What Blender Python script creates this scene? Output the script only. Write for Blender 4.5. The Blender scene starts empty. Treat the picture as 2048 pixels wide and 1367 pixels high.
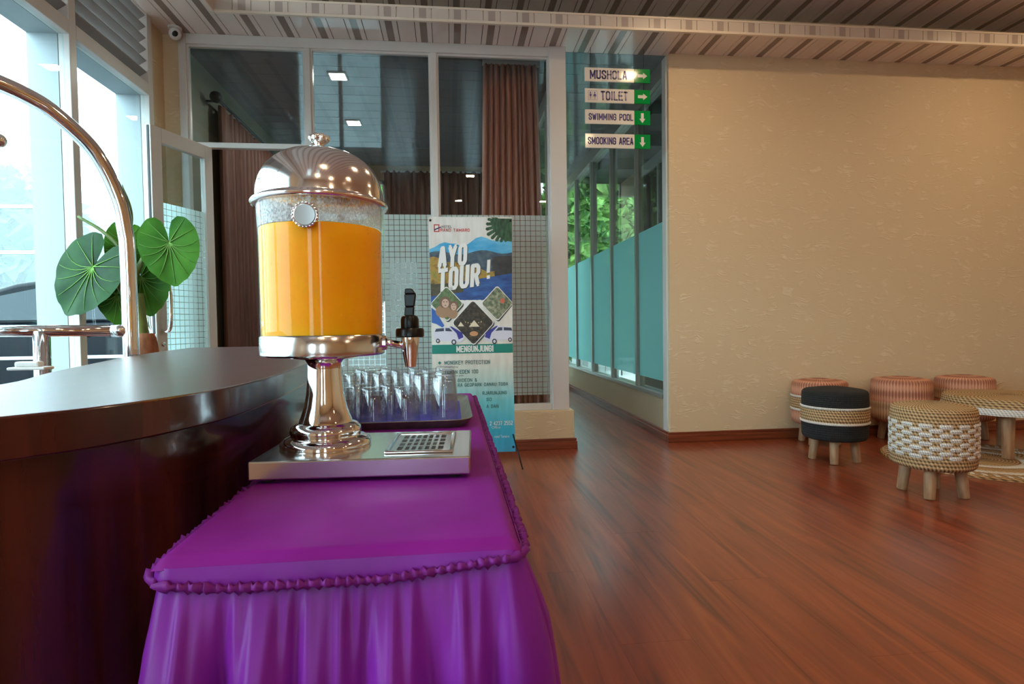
import bpy, bmesh, math, random
from mathutils import Vector, Matrix, Euler, noise
random.seed(7)
PI = math.pi
scene = bpy.context.scene
col = scene.collection

# ---------------------------------------------------------------- camera
CAM_H = 1.0
yaw, pitch, roll = math.radians(6.14), math.radians(-1.74), math.radians(-0.78)
fwd = Vector((math.sin(yaw)*math.cos(pitch), math.cos(yaw)*math.cos(pitch), math.sin(pitch)))
rgt = Vector((math.cos(yaw), -math.sin(yaw), 0))
upv = rgt.cross(fwd)
r2 = math.cos(roll)*rgt + math.sin(roll)*upv
u2 = -math.sin(roll)*rgt + math.cos(roll)*upv
cam_data = bpy.data.cameras.new('camera')
cam_data.sensor_width = 36.0
cam_data.lens = 36.0*1138.0/2048.0
cam_data.clip_start = 0.02
cam_data.clip_end = 400
cam = bpy.data.objects.new('camera', cam_data)
cam.matrix_world = Matrix(((r2.x, u2.x, -fwd.x, 0), (r2.y, u2.y, -fwd.y, 0), (r2.z, u2.z, -fwd.z, CAM_H), (0, 0, 0, 1)))
col.objects.link(cam)
scene.camera = cam

# ---------------------------------------------------------------- world, exposure
SKY = 7.2
LAMP = 210.0
PANEL = 120.0
world = bpy.data.worlds.new('overcast_sky')
scene.world = world
world.use_nodes = True
bg = world.node_tree.nodes['Background']
bg.inputs[0].default_value = (0.80, 0.93, 1.0, 1)
bg.inputs[1].default_value = SKY
scene.view_settings.view_transform = 'Standard'
scene.view_settings.look = 'None'
scene.view_settings.gamma = 1
scene.view_settings.use_curve_mapping = False
scene.view_settings.exposure = 0.6
cy = scene.cycles
cy.max_bounces = 12
cy.diffuse_bounces = 5
cy.glossy_bounces = 5
cy.transmission_bounces = 10
cy.transparent_max_bounces = 24
cy.sample_clamp_indirect = 6.0
cy.caustics_reflective = False
cy.caustics_refractive = False
cy.volume_bounces = 2
cy.use_denoising = True

# ---------------------------------------------------------------- materials
def lin(c):
    c = c/255.0
    return c/12.92 if c <= 0.04045 else ((c+0.055)/1.055)**2.4
def rgb(r, g, b): return (lin(r), lin(g), lin(b), 1)

class NT:
    def __init__(s, m): s.t = m.node_tree
    def n(s, typ, **kw):
        nd = s.t.nodes.new(typ)
        for k, v in kw.items():
            if k[0] == 'i' and k[1:].isdigit(): nd.inputs[int(k[1:])].default_value = v
            else: setattr(nd, k, v)
        return nd
    def l(s, a, b): s.t.links.new(a, b)

def mat(name, c, rough=0.5, metal=0.0, spec=0.5, coat=0.0, emit=None, es=0.0, sheen=0.0, sub=0.0):
    m = bpy.data.materials.new(name); m.use_nodes = True
    p = m.node_tree.nodes['Principled BSDF']
    p.inputs['Base Color'].default_value = c
    p.inputs['Roughness'].default_value = rough
    p.inputs['Metallic'].default_value = metal
    p.inputs['Specular IOR Level'].default_value = spec
    p.inputs['Coat Weight'].default_value = coat
    p.inputs['Coat Roughness'].default_value = 0.08
    p.inputs['Sheen Weight'].default_value = sheen
    if sub:
        p.inputs['Subsurface Weight'].default_value = sub
        p.inputs['Subsurface Radius'].default_value = (0.03, 0.012, 0.003)
        p.inputs['Subsurface Scale'].default_value = 0.6
    if emit:
        p.inputs['Emission Color'].default_value = emit
        p.inputs['Emission Strength'].default_value = es
    return m
def pb(m): return m.node_tree.nodes['Principled BSDF']

def coords(k, scale=(1, 1, 1), kind='pos', rnd=0.0):
    """mapped texture coordinates; rnd shifts each object by its own random number"""
    if kind == 'pos': src = k.n('ShaderNodeNewGeometry').outputs['Position']
    else: src = k.n('ShaderNodeTexCoord').outputs[kind]
    mp = k.n('ShaderNodeMapping'); mp.inputs['Scale'].default_value = scale
    k.l(src, mp.inputs['Vector'])
    if rnd:
        oi = k.n('ShaderNodeObjectInfo')
        mu = k.n('ShaderNodeMath', operation='MULTIPLY'); mu.inputs[1].default_value = rnd
        k.l(oi.outputs['Random'], mu.inputs[0])
        cb = k.n('ShaderNodeCombineXYZ')
        for i in range(3): k.l(mu.outputs[0], cb.inputs[i])
        k.l(cb.outputs[0], mp.inputs['Location'])
    return mp.outputs[0]

def ramp(k, fac, stops):
    r = k.n('ShaderNodeValToRGB'); e = r.color_ramp.elements
    e[0].position, e[0].color = stops[0]; e[1].position, e[1].color = stops[-1]
    for p, c in stops[1:-1]:
        x = e.new(p); x.color = c
    k.l(fac, r.inputs[0]); return r.outputs[0]

def bump(k, m, h, strength=0.3, dist=0.01):
    b = k.n('ShaderNodeBump'); b.inputs['Strength'].default_value = strength; b.inputs['Distance'].default_value = dist
    k.l(h, b.inputs['Height']); k.l(b.outputs[0], pb(m).inputs['Normal'])

def noise_mat(name, stops, scale=(8, 8, 8), detail=5, rough=0.5, distort=0.0, kind='pos', rnd=0.0, bs=0.0, bd=0.005, **kw):
    m = mat(name, stops[0][1], rough, **kw); k = NT(m)
    n = k.n('ShaderNodeTexNoise'); n.inputs['Scale'].default_value = 1.0
    n.inputs['Detail'].default_value = detail; n.inputs['Distortion'].default_value = distort
    k.l(coords(k, scale, kind, rnd), n.inputs['Vector'])
    k.l(ramp(k, n.outputs[0], stops), pb(m).inputs['Base Color'])
    if bs: bump(k, m, n.outputs[0], bs, bd)
    return m

M = {}
M['floor'] = noise_mat('laminate_floor', [(0.28, rgb(94, 38, 22)), (0.42, rgb(124, 52, 30)), (0.56, rgb(140, 62, 35)), (0.72, rgb(158, 78, 46))], (13, 0.9, 4), 7, 0.34, 1.6, rnd=0.25, bs=0.05, bd=0.002, coat=0.65)
pb(M['floor']).inputs['Coat Roughness'].default_value = 0.2
M['baseboard'] = noise_mat('stained_baseboard', [(0.3, rgb(92, 40, 22)), (0.7, rgb(140, 68, 40))], (2, 2, 60), 4, 0.35)
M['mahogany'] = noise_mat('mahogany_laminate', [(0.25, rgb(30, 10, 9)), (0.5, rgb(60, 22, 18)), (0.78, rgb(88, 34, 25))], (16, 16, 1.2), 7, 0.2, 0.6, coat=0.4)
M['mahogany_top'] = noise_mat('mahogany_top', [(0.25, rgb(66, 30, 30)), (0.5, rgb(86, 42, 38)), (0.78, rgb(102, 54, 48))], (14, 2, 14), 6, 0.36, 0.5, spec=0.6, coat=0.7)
pb(M['mahogany_top']).inputs['Coat Roughness'].default_value = 0.3
M['white_frame'] = mat('white_powder_coat', rgb(206, 200, 194), 0.32)
M['louvre'] = mat('louvre_slat', rgb(146, 146, 144), 0.45)
M['grey_frame'] = mat('grey_aluminium', rgb(150, 148, 142), 0.35, 0.3)
M['white_paint'] = mat('white_paint', rgb(158, 164, 166), 0.5)
M['pvc'] = mat('ceiling_pvc', rgb(228, 213, 203), 0.13, spec=0.7)
M['pvc_dark'] = mat('ceiling_pvc_stripe', rgb(138, 120, 110), 0.13, spec=0.7)
M['pvc_groove'] = mat('ceiling_groove', rgb(70, 60, 56), 0.6)
M['pvc_white'] = mat('ceiling_pvc_white', rgb(118, 126, 130), 0.05, spec=0.9)
M['pvc_fascia'] = mat('fascia_pvc', rgb(206, 192, 178), 0.25, spec=0.5)
M['pvc_fascia_dark'] = mat('fascia_pvc_stripe', rgb(168, 152, 142), 0.25, spec=0.5)
M['dome'] = mat('dome_chrome', (0.92, 0.91, 0.9, 1), 0.11, 1.0)
M['lip'] = mat('cove_lip', rgb(222, 206, 186), 0.3)
M['chrome'] = mat('chrome', (0.86, 0.85, 0.84, 1), 0.06, 1.0)
M['steel'] = mat('polished_steel', (0.74, 0.72, 0.70, 1), 0.16, 1.0)
M['black_plastic'] = mat('black_plastic', rgb(12, 11, 11), 0.3, spec=0.3)
M['black_rubber'] = mat('black_rubber', rgb(18, 18, 18), 0.6)
M['white_plastic'] = mat('white_plastic', rgb(225, 225, 222), 0.35)
M['dark_hole'] = mat('dark_recess', rgb(20, 19, 18), 0.6)

def satin(rough=0.42, spec=0.22, c0=rgb(112, 20, 112), c1=rgb(126, 26, 128)):
    m = mat('purple_satin', rgb(126, 40, 140), rough, spec=spec, sheen=0.1); k = NT(m)
    pb(m).inputs['Sheen Tint'].default_value = rgb(200, 90, 230)
    n = k.n('ShaderNodeTexNoise'); n.inputs['Scale'].default_value = 1; n.inputs['Detail'].default_value = 4
    k.l(coords(k, (7, 7, 7), 'pos'), n.inputs['Vector'])
    k.l(ramp(k, n.outputs[0], [(0.3, c0), (0.7, c1)]), pb(m).inputs['Base Color'])
    return m
M['satin'] = satin(0.4, 0.22, rgb(104, 22, 124), rgb(122, 32, 146))  # daylight's violet put into the skirt colour; cover keeps warm light's magenta
M['satin_flat'] = satin(0.5, 0.08)
M['satin_trim'] = mat('purple_satin_trim', rgb(112, 28, 122), 0.55, spec=0.2)

def wallpaper():
    m = mat('cream_wallpaper', rgb(206, 178, 138), 0.62); k = NT(m)
    v = coords(k, (1, 1, 1), 'pos')
    w = k.n('ShaderNodeTexNoise'); w.inputs['Scale'].default_value = 5.0; w.inputs['Detail'].default_value = 3
    k.l(v, w.inputs['Vector'])
    mx = k.n('ShaderNodeMixRGB', blend_type='ADD'); mx.inputs[0].default_value = 0.16
    k.l(v, mx.inputs[1]); k.l(w.outputs['Color'], mx.inputs[2])
    mp = k.n('ShaderNodeMapping'); mp.inputs['Scale'].default_value = (2.6, 2.6, 26)
    k.l(mx.outputs[0], mp.inputs['Vector'])
    n = k.n('ShaderNodeTexNoise'); n.inputs['Scale'].default_value = 1; n.inputs['Detail'].default_value = 2.5
    k.l(mp.outputs[0], n.inputs['Vector'])
    s = k.n('ShaderNodeMath', operation='SUBTRACT'); s.inputs[1].default_value = 0.5
    k.l(n.outputs[0], s.inputs[0])
    a = k.n('ShaderNodeMath', operation='ABSOLUTE'); k.l(s.outputs[0], a.inputs[0])
    r = k.n('ShaderNodeMapRange'); r.inputs[1].default_value = 0.0; r.inputs[2].default_value = 0.05
    r.inputs[3].default_value = 1.0; r.inputs[4].default_value = 0.0
    k.l(a.outputs[0], r.inputs[0])
    g = k.n('ShaderNodeTexNoise'); g.inputs['Scale'].default_value = 9.0
    k.l(v, g.inputs['Vector'])
    gm = k.n('ShaderNodeMapRange'); gm.inputs[1].default_value = 0.48; gm.inputs[2].default_value = 0.62
    k.l(g.outputs[0], gm.inputs[0])
    mu = k.n('ShaderNodeMath', operation='MULTIPLY'); k.l(r.outputs[0], mu.inputs[0]); k.l(gm.outputs[0], mu.inputs[1])
    k.l(ramp(k, mu.outputs[0], [(0, rgb(212, 188, 152)), (1, rgb(224, 203, 171))]), pb(m).inputs['Base Color'])
    bump(k, m, mu.outputs[0], 0.55, 0.006)
    return m
M['wallpaper'] = wallpaper()
M['olive_wall'] = mat('olive_grey_wall', rgb(124, 122, 106), 0.7)
M['plain_wall'] = mat('plain_cream_wall', rgb(190, 170, 140), 0.7)

def thin_glass(name, tint, refl=1.0):
    m = bpy.data.materials.new(name); m.use_nodes = True; k = NT(m); t = m.node_tree
    t.nodes.remove(t.nodes['Principled BSDF'])
    tr = k.n('ShaderNodeBsdfTransparent'); tr.inputs[0].default_value = tint
    gl = k.n('ShaderNodeBsdfGlossy'); gl.inputs['Roughness'].default_value = 0.0
    lw = k.n('ShaderNodeLayerWeight'); lw.inputs[0].default_value = 0.5
    pw = k.n('ShaderNodeMath', operation='POWER'); pw.inputs[1].default_value = 5.0
    k.l(lw.outputs['Facing'], pw.inputs[0])
    mu = k.n('ShaderNodeMath', operation='MULTIPLY_ADD'); mu.inputs[1].default_value = 0.9; mu.inputs[2].default_value = 0.042*refl
    k.l(pw.outputs[0], mu.inputs[0])
    mx = k.n('ShaderNodeMixShader'); k.l(mu.outputs[0], mx.inputs[0]); k.l(tr.outputs[0], mx.inputs[1]); k.l(gl.outputs[0], mx.inputs[2])
    k.l(mx.outputs[0], t.nodes['Material Output'].inputs[0])
    return m
M['glass'] = thin_glass('window_glass', (0.86, 0.965, 0.985, 1), 0.2)
M['glass_int'] = thin_glass('partition_glass', (0.88, 0.93, 0.93, 1), 0.75)
M['glass_teal'] = thin_glass('tinted_glass', (0.62, 0.72, 0.72, 1), 1.0)
M['acrylic'] = thin_glass('clear_acrylic', (0.98, 0.985, 0.985, 1), 0.35)

def film(name, c, tc, transp):
    m = bpy.data.materials.new(name); m.use_nodes = True; k = NT(m); t = m.node_tree
    t.nodes.remove(t.nodes['Principled BSDF'])
    d = k.n('ShaderNodeBsdfDiffuse'); d.inputs[0].default_value = c
    tl = k.n('ShaderNodeBsdfTranslucent'); tl.inputs[0].default_value = tc
    tr = k.n('ShaderNodeBsdfTransparent')
    a = k.n('ShaderNodeMixShader'); a.inputs[0].default_value = 0.6; k.l(d.outputs[0], a.inputs[1]); k.l(tl.outputs[0], a.inputs[2])
    b = k.n('ShaderNodeMixShader'); b.inputs[0].default_value = transp; k.l(a.outputs[0], b.inputs[1]); k.l(tr.outputs[0], b.inputs[2])
    k.l(b.outputs[0], t.nodes['Material Output'].inputs[0])
    return m
M['film'] = film('frosted_film', rgb(226, 230, 222), rgb(215, 240, 236), 0.10)
M['film_teal'] = film('frosted_film_teal', rgb(130, 156, 154), rgb(112, 164, 160), 0.08)

def condensation():
    m = bpy.data.materials.new('condensation'); m.use_nodes = True; k = NT(m); t = m.node_tree
    p = pb(m); p.inputs['Base Color'].default_value = rgb(226, 224, 222); p.inputs['Roughness'].default_value = 0.25
    tr = k.n('ShaderNodeBsdfTransparent')
    n = k.n('ShaderNodeTexNoise'); n.inputs['Scale'].default_value = 1; n.inputs['Detail'].default_value = 6
    k.l(coords(k, (330, 330, 260), 'pos'), n.inputs['Vector'])
    b = k.n('ShaderNodeBump'); b.inputs['Strength'].default_value = 0.5; b.inputs['Distance'].default_value = 0.002
    k.l(n.outputs[0], b.inputs['Height']); k.l(b.outputs[0], p.inputs['Normal'])
    r = k.n('ShaderNodeMapRange'); r.inputs[1].default_value = 0.3; r.inputs[2].default_value = 0.75; r.inputs[3].default_value = 0.15; r.inputs[4].default_value = 0.75
    k.l(n.outputs[0], r.inputs[0])
    mx = k.n('ShaderNodeMixShader'); k.l(r.outputs[0], mx.inputs[0]); k.l(tr.outputs[0], mx.inputs[1]); k.l(p.outputs[0], mx.inputs[2])
    k.l(mx.outputs[0], t.nodes['Material Output'].inputs[0])
    return m
M['condensation'] = condensation()

def juice():
    m = mat('orange_juice', rgb(240, 140, 8), 0.5, spec=0.15, sub=0.6); k = NT(m)
    n = k.n('ShaderNodeTexNoise'); n.inputs['Scale'].default_value = 1; n.inputs['Detail'].default_value = 3
    k.l(coords(k, (14, 14, 9), 'pos'), n.inputs['Vector'])
    k.l(ramp(k, n.outputs[0], [(0.3, rgb(255, 160, 0)), (0.7, rgb(255, 174, 2))]), pb(m).inputs['Base Color'])
    return m
M['juice'] = juice()
def real_glass():
    m = mat('tumbler_glass', (1, 1, 1, 1), 0.0)
    pb(m).inputs['Transmission Weight'].default_value = 1.0
    pb(m).inputs['IOR'].default_value = 1.45
    return m
M['tumbler'] = thin_glass('tumbler_glass', (0.96, 0.965, 0.97, 1), 2.0)
M['curtain'] = noise_mat('brown_curtain', [(0.3, rgb(160, 92, 72)), (0.7, rgb(186, 114, 92))], (90, 90, 5), 3, 0.55, sheen=0.2)
M['curtain_dark'] = noise_mat('dark_brown_curtain', [(0.3, rgb(96, 62, 52)), (0.7, rgb(122, 80, 66))], (90, 90, 5), 3, 0.6)
M['wood_leg'] = noise_mat('turned_wood_leg', [(0.3, rgb(140, 100, 70)), (0.7, rgb(190, 150, 112))], (30, 30, 5), 5, 0.6, kind='Object')

def rope(name, c1, c2, ang=60, zs=150, bs=0.6, tilt=0.0):
    m = mat(name, c1, 0.85); k = NT(m)
    tc = k.n('ShaderNodeTexCoord')
    sp = k.n('ShaderNodeSeparateXYZ'); k.l(tc.outputs['Object'], sp.inputs[0])
    at = k.n('ShaderNodeMath', operation='ARCTAN2'); k.l(sp.outputs[1], at.inputs[0]); k.l(sp.outputs[0], at.inputs[1])
    a = k.n('ShaderNodeMath', operation='MULTIPLY'); a.inputs[1].default_value = ang; k.l(at.outputs[0], a.inputs[0])
    # radius makes the coil count run on over the flat top
    r2_ = k.n('ShaderNodeVectorMath', operation='LENGTH')
    cb = k.n('ShaderNodeCombineXYZ'); k.l(sp.outputs[0], cb.inputs[0]); k.l(sp.outputs[1], cb.inputs[1])
    k.l(cb.outputs[0], r2_.inputs[0])
    zr = k.n('ShaderNodeMath', operation='SUBTRACT'); k.l(sp.outputs[2], zr.inputs[0]); k.l(r2_.outputs['Value'], zr.inputs[1])
    z = k.n('ShaderNodeMath', operation='MULTIPLY'); z.inputs[1].default_value = zs; k.l(zr.outputs[0], z.inputs[0])
    sz = k.n('ShaderNodeMath', operation='SINE'); k.l(z.outputs[0], sz.inputs[0])
    tz = k.n('ShaderNodeMath', operation='MULTIPLY'); tz.inputs[1].default_value = tilt; k.l(z.outputs[0], tz.inputs[0])
    ad = k.n('ShaderNodeMath', operation='ADD'); k.l(a.outputs[0], ad.inputs[0]); k.l(tz.outputs[0], ad.inputs[1])
    sa = k.n('ShaderNodeMath', operation='SINE'); k.l(ad.outputs[0], sa.inputs[0])
    mu = k.n('ShaderNodeMath', operation='ADD'); k.l(sa.outputs[0], mu.inputs[0]); k.l(sz.outputs[0], mu.inputs[1])
    mr = k.n('ShaderNodeMapRange'); mr.inputs[1].default_value = -1.6; mr.inputs[2].default_value = 1.6
    k.l(mu.outputs[0], mr.inputs[0])
    k.l(ramp(k, mr.outputs[0], [(0.1, c1), (0.8, c2)]), pb(m).inputs['Base Color'])
    bump(k, m, mr.outputs[0], bs, 0.006)
    return m
M['rope_nat'] = rope('natural_rope', rgb(104, 76, 46), rgb(206, 170, 122), 70, 330, 0.9, 0.5)
M['rope_white'] = rope('white_cord', rgb(172, 164, 156), rgb(240, 236, 230), 120, 500, 0.6, 0.4)
M['knit_black'] = rope('black_knit', rgb(10, 10, 11), rgb(30, 30, 31), 150, 420, 0.6)
M['knit_pink'] = rope('pink_knit', rgb(150, 92, 70), rgb(214, 152, 122), 60, 60, 0.9)
M['knit_beige'] = rope('beige_knit', rgb(150, 116, 88), rgb(206, 172, 138), 60, 60, 0.9)
M['leaf'] = noise_mat('green_leaf', [(0.3, rgb(40, 92, 24)), (0.7, rgb(80, 136, 40))], (6, 6, 6), 3, 0.5, bs=0.1, spec=0.15)
M['leaf_dark'] = noise_mat('dark_green_leaf', [(0.3, rgb(16, 44, 22)), (0.7, rgb(38, 82, 32))], (6, 6, 6), 3, 0.42, bs=0.1, spec=0.12)
M['vein'] = mat('leaf_vein', rgb(112, 156, 74), 0.6, spec=0.2)
M['stalk'] = noise_mat('green_stalk', [(0.3, rgb(70, 92, 44)), (0.7, rgb(120, 138, 70))], (20, 20, 6), 4, 0.5)
M['sheath'] = noise_mat('dry_sheath', [(0.3, rgb(100, 56, 34)), (0.7, rgb(190, 122, 82))], (20, 20, 8), 4, 0.7)
M['asphalt'] = noise_mat('asphalt', [(0.3, rgb(96, 98, 98)), (0.7, rgb(126, 128, 128))], (3, 3, 3), 5, 0.9)
M['terrace'] = mat('terrace_tile', rgb(190, 190, 186), 0.5)
M['dark_wood'] = mat('dark_timber', rgb(52, 38, 32), 0.7)
M['foliage'] = noise_mat('foliage', [(0.35, rgb(50, 92, 40)), (0.65, rgb(122, 160, 78))], (2, 2, 2), 3, 0.8)
M['foliage_far'] = noise_mat('far_foliage', [(0.35, rgb(36, 74, 48)), (0.65, rgb(84, 124, 72))], (0.5, 0.5, 0.5), 4, 0.9)
M['bark'] = mat('bark', rgb(90, 70, 54), 0.9)
M['car_paint'] = mat('black_car_paint', rgb(10, 14, 20), 0.25, spec=0.12)
M['car_glass'] = mat('car_glass', rgb(30, 44, 50), 0.05, spec=0.35)
M['tyre'] = mat('tyre', rgb(22, 22, 22), 0.8)
M['tray'] = noise_mat('worn_metal_tray', [(0.3, rgb(96, 92, 82)), (0.7, rgb(122, 118, 104))], (40, 40, 40), 4, 0.4, metal=0.3)
M['mat_blue'] = mat('blue_mat', rgb(62, 56, 170), 0.6)
M['dial'] = mat('dial_glass', rgb(176, 180, 182), 0.12, 0.4)

# ---------------------------------------------------------------- mesh helpers
class MB:
    def __init__(s, o=(0, 0, 0)):
        s.v = []; s.f = []; s.o = Vector(o); s.mi = []; s.cur = 0
    def add(s, vs, fs):
        b = len(s.v); s.v += [Vector(p) for p in vs]; s.f += [tuple(b+i for i in f) for f in fs]; s.mi += [s.cur]*len(fs); return s
    def box(s, x0, x1, y0, y1, z0, z1):
        return s.add([(x0, y0, z0), (x1, y0, z0), (x1, y1, z0), (x0, y1, z0), (x0, y0, z1), (x1, y0, z1), (x1, y1, z1), (x0, y1, z1)],
                     [(0, 3, 2, 1), (4, 5, 6, 7), (0, 1, 5, 4), (1, 2, 6, 5), (2, 3, 7, 6), (3, 0, 4, 7)])
    def prism(s, pts, z0, z1):
        n = len(pts)
        return s.add([(p[0], p[1], z0) for p in pts]+[(p[0], p[1], z1) for p in pts],
                     [tuple(range(n-1, -1, -1)), tuple(range(n, 2*n))]+[(i, (i+1) % n, n+(i+1) % n, n+i) for i in range(n)])
    def lathe(s, prof, n=32, c=(0, 0, 0), caps=True):
        vs = []; fs = []
        for r, z in prof:
            for i in range(n):
                a = 2*PI*i/n; vs.append((c[0]+r*math.cos(a), c[1]+r*math.sin(a), c[2]+z))
        for j in range(len(prof)-1):
            for i in range(n):
                k = (i+1) % n; fs.append((j*n+i, j*n+k, (j+1)*n+k, (j+1)*n+i))
        if caps:
            fs.append(tuple(range(n-1, -1, -1))); L = (len(prof)-1)*n; fs.append(tuple(range(L, L+n)))
        return s.add(vs, fs)
    def tube(s, pts, r, n=12, caps=True):
        pts = [Vector(p) for p in pts]; rs = r if isinstance(r, (list, tuple)) else [r]*len(pts)
        vs = []; fs = []; prev = None
        for i, p in enumerate(pts):
            d = (pts[min(i+1, len(pts)-1)]-pts[max(i-1, 0)]).normalized()
            if prev is None:
                a = Vector((0, 0, 1)) if abs(d.z) < 0.9 else Vector((1, 0, 0)); x = d.cross(a).normalized()
            else:
                x = (prev-d*prev.dot(d)).normalized()
            prev = x; y = d.cross(x)
            for k in range(n):
                t = 2*PI*k/n; vs.append(p+(x*math.cos(t)+y*math.sin(t))*rs[i])
        for j in range(len(pts)-1):
            for i in range(n):
                k = (i+1) % n; fs.append((j*n+i, j*n+k, (j+1)*n+k, (j+1)*n+i))
        if caps:
            fs.append(tuple(range(n-1, -1, -1))); L = (len(pts)-1)*n; fs.append(tuple(range(L, L+n)))
        return s.add(vs, fs)
    def ball(s, c, r, n=16, m=10, sc=(1, 1, 1)):
        prof = [(max(1e-4, r*math.sin(PI*j/m)), -r*math.cos(PI*j/m)) for j in range(m+1)]
        b = len(s.v); s.lathe(prof, n)
        for i in range(b, len(s.v)):
            q = s.v[i]; s.v[i] = Vector((c[0]+q.x*sc[0], c[1]+q.y*sc[1], c[2]+q.z*sc[2]))
        return s
    def grid(s, fn, nu, nv):
        vs = [fn(i/nu, j/nv) for j in range(nv+1) for i in range(nu+1)]
        fs = [(j*(nu+1)+i, j*(nu+1)+i+1, (j+1)*(nu+1)+i+1, (j+1)*(nu+1)+i) for j in range(nv) for i in range(nu)]
        return s.add(vs, fs)
    def mesh(s, name, m, smooth=False):
        me = bpy.data.meshes.new(name)
        me.from_pydata([tuple(p-s.o) for p in s.v], [], s.f)
        for x in (m if isinstance(m, (list, tuple)) else [m]): me.materials.append(M[x])
        if isinstance(m, (list, tuple)): me.polygons.foreach_set('material_index', s.mi)
        if smooth: me.polygons.foreach_set('use_smooth', [True]*len(me.polygons))
        me.update(); return me
    def build(s, name, m, parent=None, smooth=False, bevel=0.0, solid=0.0, auto=None):
        me = s.mesh(name, m, smooth)
        if auto is not None:
            me.polygons.foreach_set('use_smooth', [True]*len(me.polygons)); me.set_sharp_from_angle(angle=math.radians(auto))
        o = bpy.data.objects.new(name, me); col.objects.link(o)
        if parent is not None: o.parent = parent
        else: o.location = s.o
        if solid:
            d = o.modifiers.new('thickness', 'SOLIDIFY'); d.thickness = solid; d.offset = 0
        if bevel:
            d = o.modifiers.new('bevel', 'BEVEL'); d.width = bevel; d.segments = 2; d.limit_method = 'ANGLE'
        return o
def tag(o, label, cat, group=None):
    o['label'] = label; o['category'] = cat
    if group: o['group'] = group
    return o
def thing(name, base, label, cat, group=None, rz=0):
    o = bpy.data.objects.new(name, None); col.objects.link(o); o.location = base; o.rotation_euler = (0, 0, rz)
    o.empty_display_size = 0.05
    return tag(o, label, cat, group)
def struct(o): o['kind'] = 'structure'; return o
def sroot(name, base=(0, 0, 0)):
    o = bpy.data.objects.new(name, None); col.objects.link(o); o.location = base; o['kind'] = 'structure'; return o
def inst(name, me, loc, parent=None, rot=(0, 0, 0), scale=(1, 1, 1)):
    o = bpy.data.objects.new(name, me); col.objects.link(o); o.location = loc; o.rotation_euler = rot; o.scale = scale
    if parent is not None: o.parent = parent
    return o
def copy_tree(o, parent=None):
    c = o.copy(); col.objects.link(c); c.parent = parent
    for ch in list(o.children): copy_tree(ch, c)
    return c
def catmull(pts, n=8):
    P = [Vector(p) for p in pts]; P = [2*P[0]-P[1]]+P+[2*P[-1]-P[-2]]; out = []
    for i in range(1, len(P)-2):
        a, b, c, d = P[i-1], P[i], P[i+1], P[i+2]
        for k in range(n):
            t = k/n
            out.append(0.5*((2*b)+(c-a)*t+(2*a-5*b+4*c-d)*t*t+(3*b-a-3*c+d)*t**3))
    out.append(P[-2]); return out
_fc = {}
def text_flat(body, w, h, bold=0.0):
    """letters as flat polygons fitted to a w x h box centred on 0,0"""
    cu = bpy.data.curves.new('lettering', 'FONT'); cu.body = body; cu.size = 1.0; cu.offset = bold; cu.resolution_u = 3
    ob = bpy.data.objects.new('lettering', cu); col.objects.link(ob)
    dg = bpy.context.evaluated_depsgraph_get()
    me = ob.evaluated_get(dg).to_mesh()
    vs = [v.co.copy() for v in me.vertices]; fs = [tuple(p.vertices) for p in me.polygons]
    ob.evaluated_get(dg).to_mesh_clear()
    bpy.data.objects.remove(ob); bpy.data.curves.remove(cu)
    x0 = min(v.x for v in vs); x1 = max(v.x for v in vs); y0 = min(v.y for v in vs); y1 = max(v.y for v in vs)
    return [((v.x-x0)/(x1-x0)*w-w/2, (v.y-y0)/(y1-y0)*h-h/2) for v in vs], fs

# ================================================================ the setting
FX0, FX1, FY0, FY1 = -2.1, 6.2, -4.0, 4.56
CEIL, UP = 3.2, 3.5
# ---- floor: laminate planks laid along the room
floor = struct(MB().box(-2.2, 6.3, -4.1, 8.9, -0.12, -0.0035).build('floor', 'floor'))
PW, PL = 0.205, 1.25
plank_me = MB().box(-PW/2, PW/2, 0, PL, -0.004, 0.0).mesh('plank', 'floor')
def lay(x0, x1, y0, y1, pw, pl):
    nx = round((x1-x0)/pw)
    w = (x1-x0)/nx
    for i in range(nx):
        y = y0-(pl*((i*0.37) % 1.0))
        while y < y1-0.02:
            a, b = max(y, y0), min(y+pl, y1)
            if b-a > 0.03:
                inst('plank', plank_me, (x0+(i+0.5)*w, a, 0), floor, scale=((w-0.0005)/PW, (b-a-0.0006)/PL, 1))
            y += pl
lay(FX0, FX1, FY0, FY1, 0.24, 1.45)
lay(0.98, 1.81, FY1, 8.8, 0.207, 2.2)

# ---- cream papered walls
wall_back = struct(MB().box(1.81, 6.3, FY1, FY1+0.14, 0, 3.6).build('wall_back', 'wallpaper'))
struct(MB().box(-2.1, -1.98, FY1, FY1+0.14, 0, 3.6).build('wall_corner', 'wallpaper'))
struct(MB().box(-2.22, -2.1, 4.35, FY1+0.14, 0, 3.6).build('wall_left', 'wallpaper'))
struct(MB().box(6.2, 6.34, FY0-0.14, FY1, 0, 3.6).build('wall_right', 'wallpaper'))
wr = MB()
rear = [(-1.4, -0.7, 0.3, 2.5), (0.35, 0.75, 0.3, 2.5)]
xs = -2.2
for a, b_, z0, z1 in rear:
    wr.box(xs, a, FY0-0.14, FY0, 0, 3.6); wr.box(a, b_, FY0-0.14, FY0, 0, z0); wr.box(a, b_, FY0-0.14, FY0, z1, 3.6); xs = b_
wr.box(xs, 6.2, FY0-0.14, FY0, 0, 3.6)
struct(wr.build('wall_rear', 'wallpaper'))
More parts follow.
